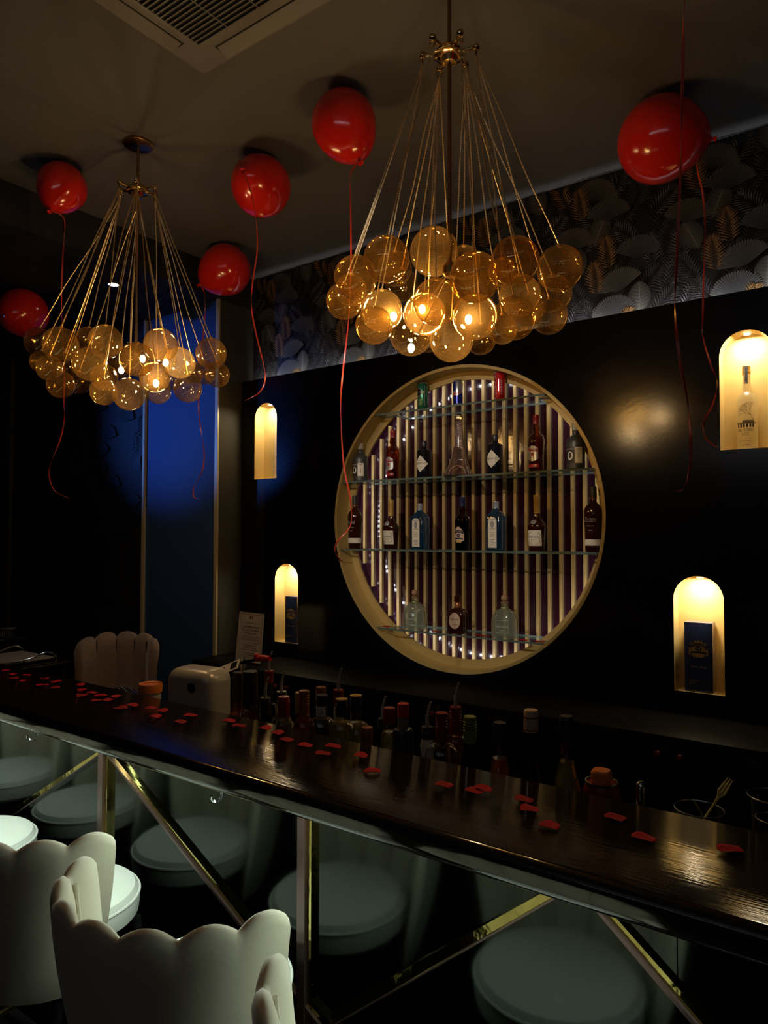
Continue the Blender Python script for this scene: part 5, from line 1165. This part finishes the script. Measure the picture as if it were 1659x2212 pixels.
for (x, y, rz, lb) in ((-2.92, 1.07, radians(3), 'scallop backed bar stool beyond the left edge, seen only mirrored in the bar front'), (-1.805, 1.055, radians(8), 'cream velvet scalloped bar stool at the left, its white seat showing beside the back'),
                       (-1.225, 1.04, radians(10), 'nearest whole cream velvet scalloped stool, its dark back in the lower left foreground'),
                       (-0.62, 1.02, radians(8), 'cream velvet scalloped stool cut by the bottom edge, only its wing tip showing')):
    c = copy_tree(S0); c.location = (x, y, 0); c.rotation_euler = (0, 0, rz); c['label'] = lb

# ------------------------------------------------------------------ seating area at the left
t = thing('lounge_chair', 'dim pinkish scallop backed chair standing before the dark wall at the left', 'chair', (at(242, 1420, 1, 2.50).x, 2.50, 0), rz=radians(-150))
W_ = 0.36; NL_ = 5; per = 10; V = []; F = []; loop = 16; nu = NL_*per; ztop = 1.01; zb = 0.40; tmax = radians(78)
for i in range(nu+1):
    f = i/nu; th = -tmax+2*tmax*f; lf = (f*NL_) % 1 if i < nu else 1.0; u = 2*lf-1; bump = sqrt(max(0, 1-u*u*.97))
    zt_ = ztop-0.03+0.04*bump-0.06*(abs(th)/tmax)**3
    for j in range(loop):
        if j < 6: g = j/6; z = zb+(zt_-0.03-zb)*g; r = 0.25+0.02*g
        elif j < 10: a = pi*(j-6)/4; z = zt_-0.03+0.03*sin(a); r = 0.25+0.03*cos(a)
        else: g = 1-(j-9)/7; z = zb+0.02+(zt_-0.03-zb)*g; r = 0.215-0.008*bump+0.005*g
        V.append((r*sin(th)*1.0, -r*cos(th)*0.8, z))
for i in range(nu):
    for j in range(loop): F.append((i*loop+j, i*loop+(j+1) % loop, (i+1)*loop+(j+1) % loop, (i+1)*loop+j))
F += [tuple(range(loop))[::-1], tuple(nu*loop+j for j in range(loop))]
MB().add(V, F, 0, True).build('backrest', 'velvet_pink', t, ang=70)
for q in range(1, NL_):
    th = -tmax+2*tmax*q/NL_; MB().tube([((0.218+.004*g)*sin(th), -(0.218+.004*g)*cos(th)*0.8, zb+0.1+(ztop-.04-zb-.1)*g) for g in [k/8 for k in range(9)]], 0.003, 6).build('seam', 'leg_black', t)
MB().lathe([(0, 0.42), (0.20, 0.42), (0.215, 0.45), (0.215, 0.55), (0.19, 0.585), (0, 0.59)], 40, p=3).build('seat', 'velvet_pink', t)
for sx in (-1, 1):
    for sy in (-1, 1): MB().tube([(sx*0.15, sy*0.15, 0.43), (sx*0.2, sy*0.2, 0)], [0.014, 0.010], 10).build('leg', 'gold_metal', t)
t = thing('tall_table', 'black tall table at the far left carrying a crystal box', 'table', (-5.05, 2.05, 0))
MB().rbox(-0.35, 0.35, -0.55, 0.52, 0.925, 0.950, 0.004).build('table_top', 'bar_edge', t)
MB().tube([(0, 0, 0.926), (0, 0, 0.02)], 0.03, 14).build('pedestal', 'leg_black', t)
MB().lathe([(0, 0), (0.24, 0), (0.24, 0.015), (0, 0.02)], 30).build('foot', 'leg_black', t)
p = at(38, 1372, 2, 0.951)
t = thing('crystal_box', 'cut crystal box with lid on the tall black table', 'box', (-4.82, 2.36, 0.9505), rz=radians(35))
mb = MB(); mb.rbox(-0.055, 0.055, -0.035, 0.035, 0.0, 0.045, 0.003); mb.build('box_body', 'clear_glass', t)
mb = MB()
for k in range(7): mb.box(-0.054+k*0.0155, -0.049+k*0.0155, -0.0365, -0.0352, 0.004, 0.042); 
mb.build('cut_facets', 'silver_can', t)
MB().rbox(-0.04, 0.04, -0.028, 0.028, 0.0455, 0.056, 0.003).build('lid', 'silver_can', t)
t = thing('service_table', 'low dark service table behind the far left of the bar', 'table', (-3.86, 1.86, 0))
MB().rbox(-0.27, 0.27, -0.30, 0.24, 0.93, 0.955, 0.004).build('table_top', 'bar_edge', t)
for x in (-0.24, 0.22):
    for y in (-0.27, 0.20): MB().box(x, x+0.02, y, y+0.02, 0, 0.9295).build('leg', 'leg_black', t)
t = thing('serving_tray', 'grey serving tray with curved metal handles on the service table', 'tray', (-3.83, 1.84, 0.9555))
MB().rbox(-0.17, 0.17, -0.20, 0.20, 0.012, 0.020, 0.003).build('tray_plate', 'ac_white', t)
for sx in (-1, 1):
    MB().tube(catmull([(sx*0.17, -0.20, 0.0), (sx*0.175, -0.19, 0.030), (sx*0.175, -0.05, 0.022), (sx*0.175, 0.06, 0.028), (sx*0.175, 0.15, 0.050), (sx*0.172, 0.20, 0.030), (sx*0.17, 0.21, 0.0)], 6), 0.004, 8).build('handle', 'chrome', t)
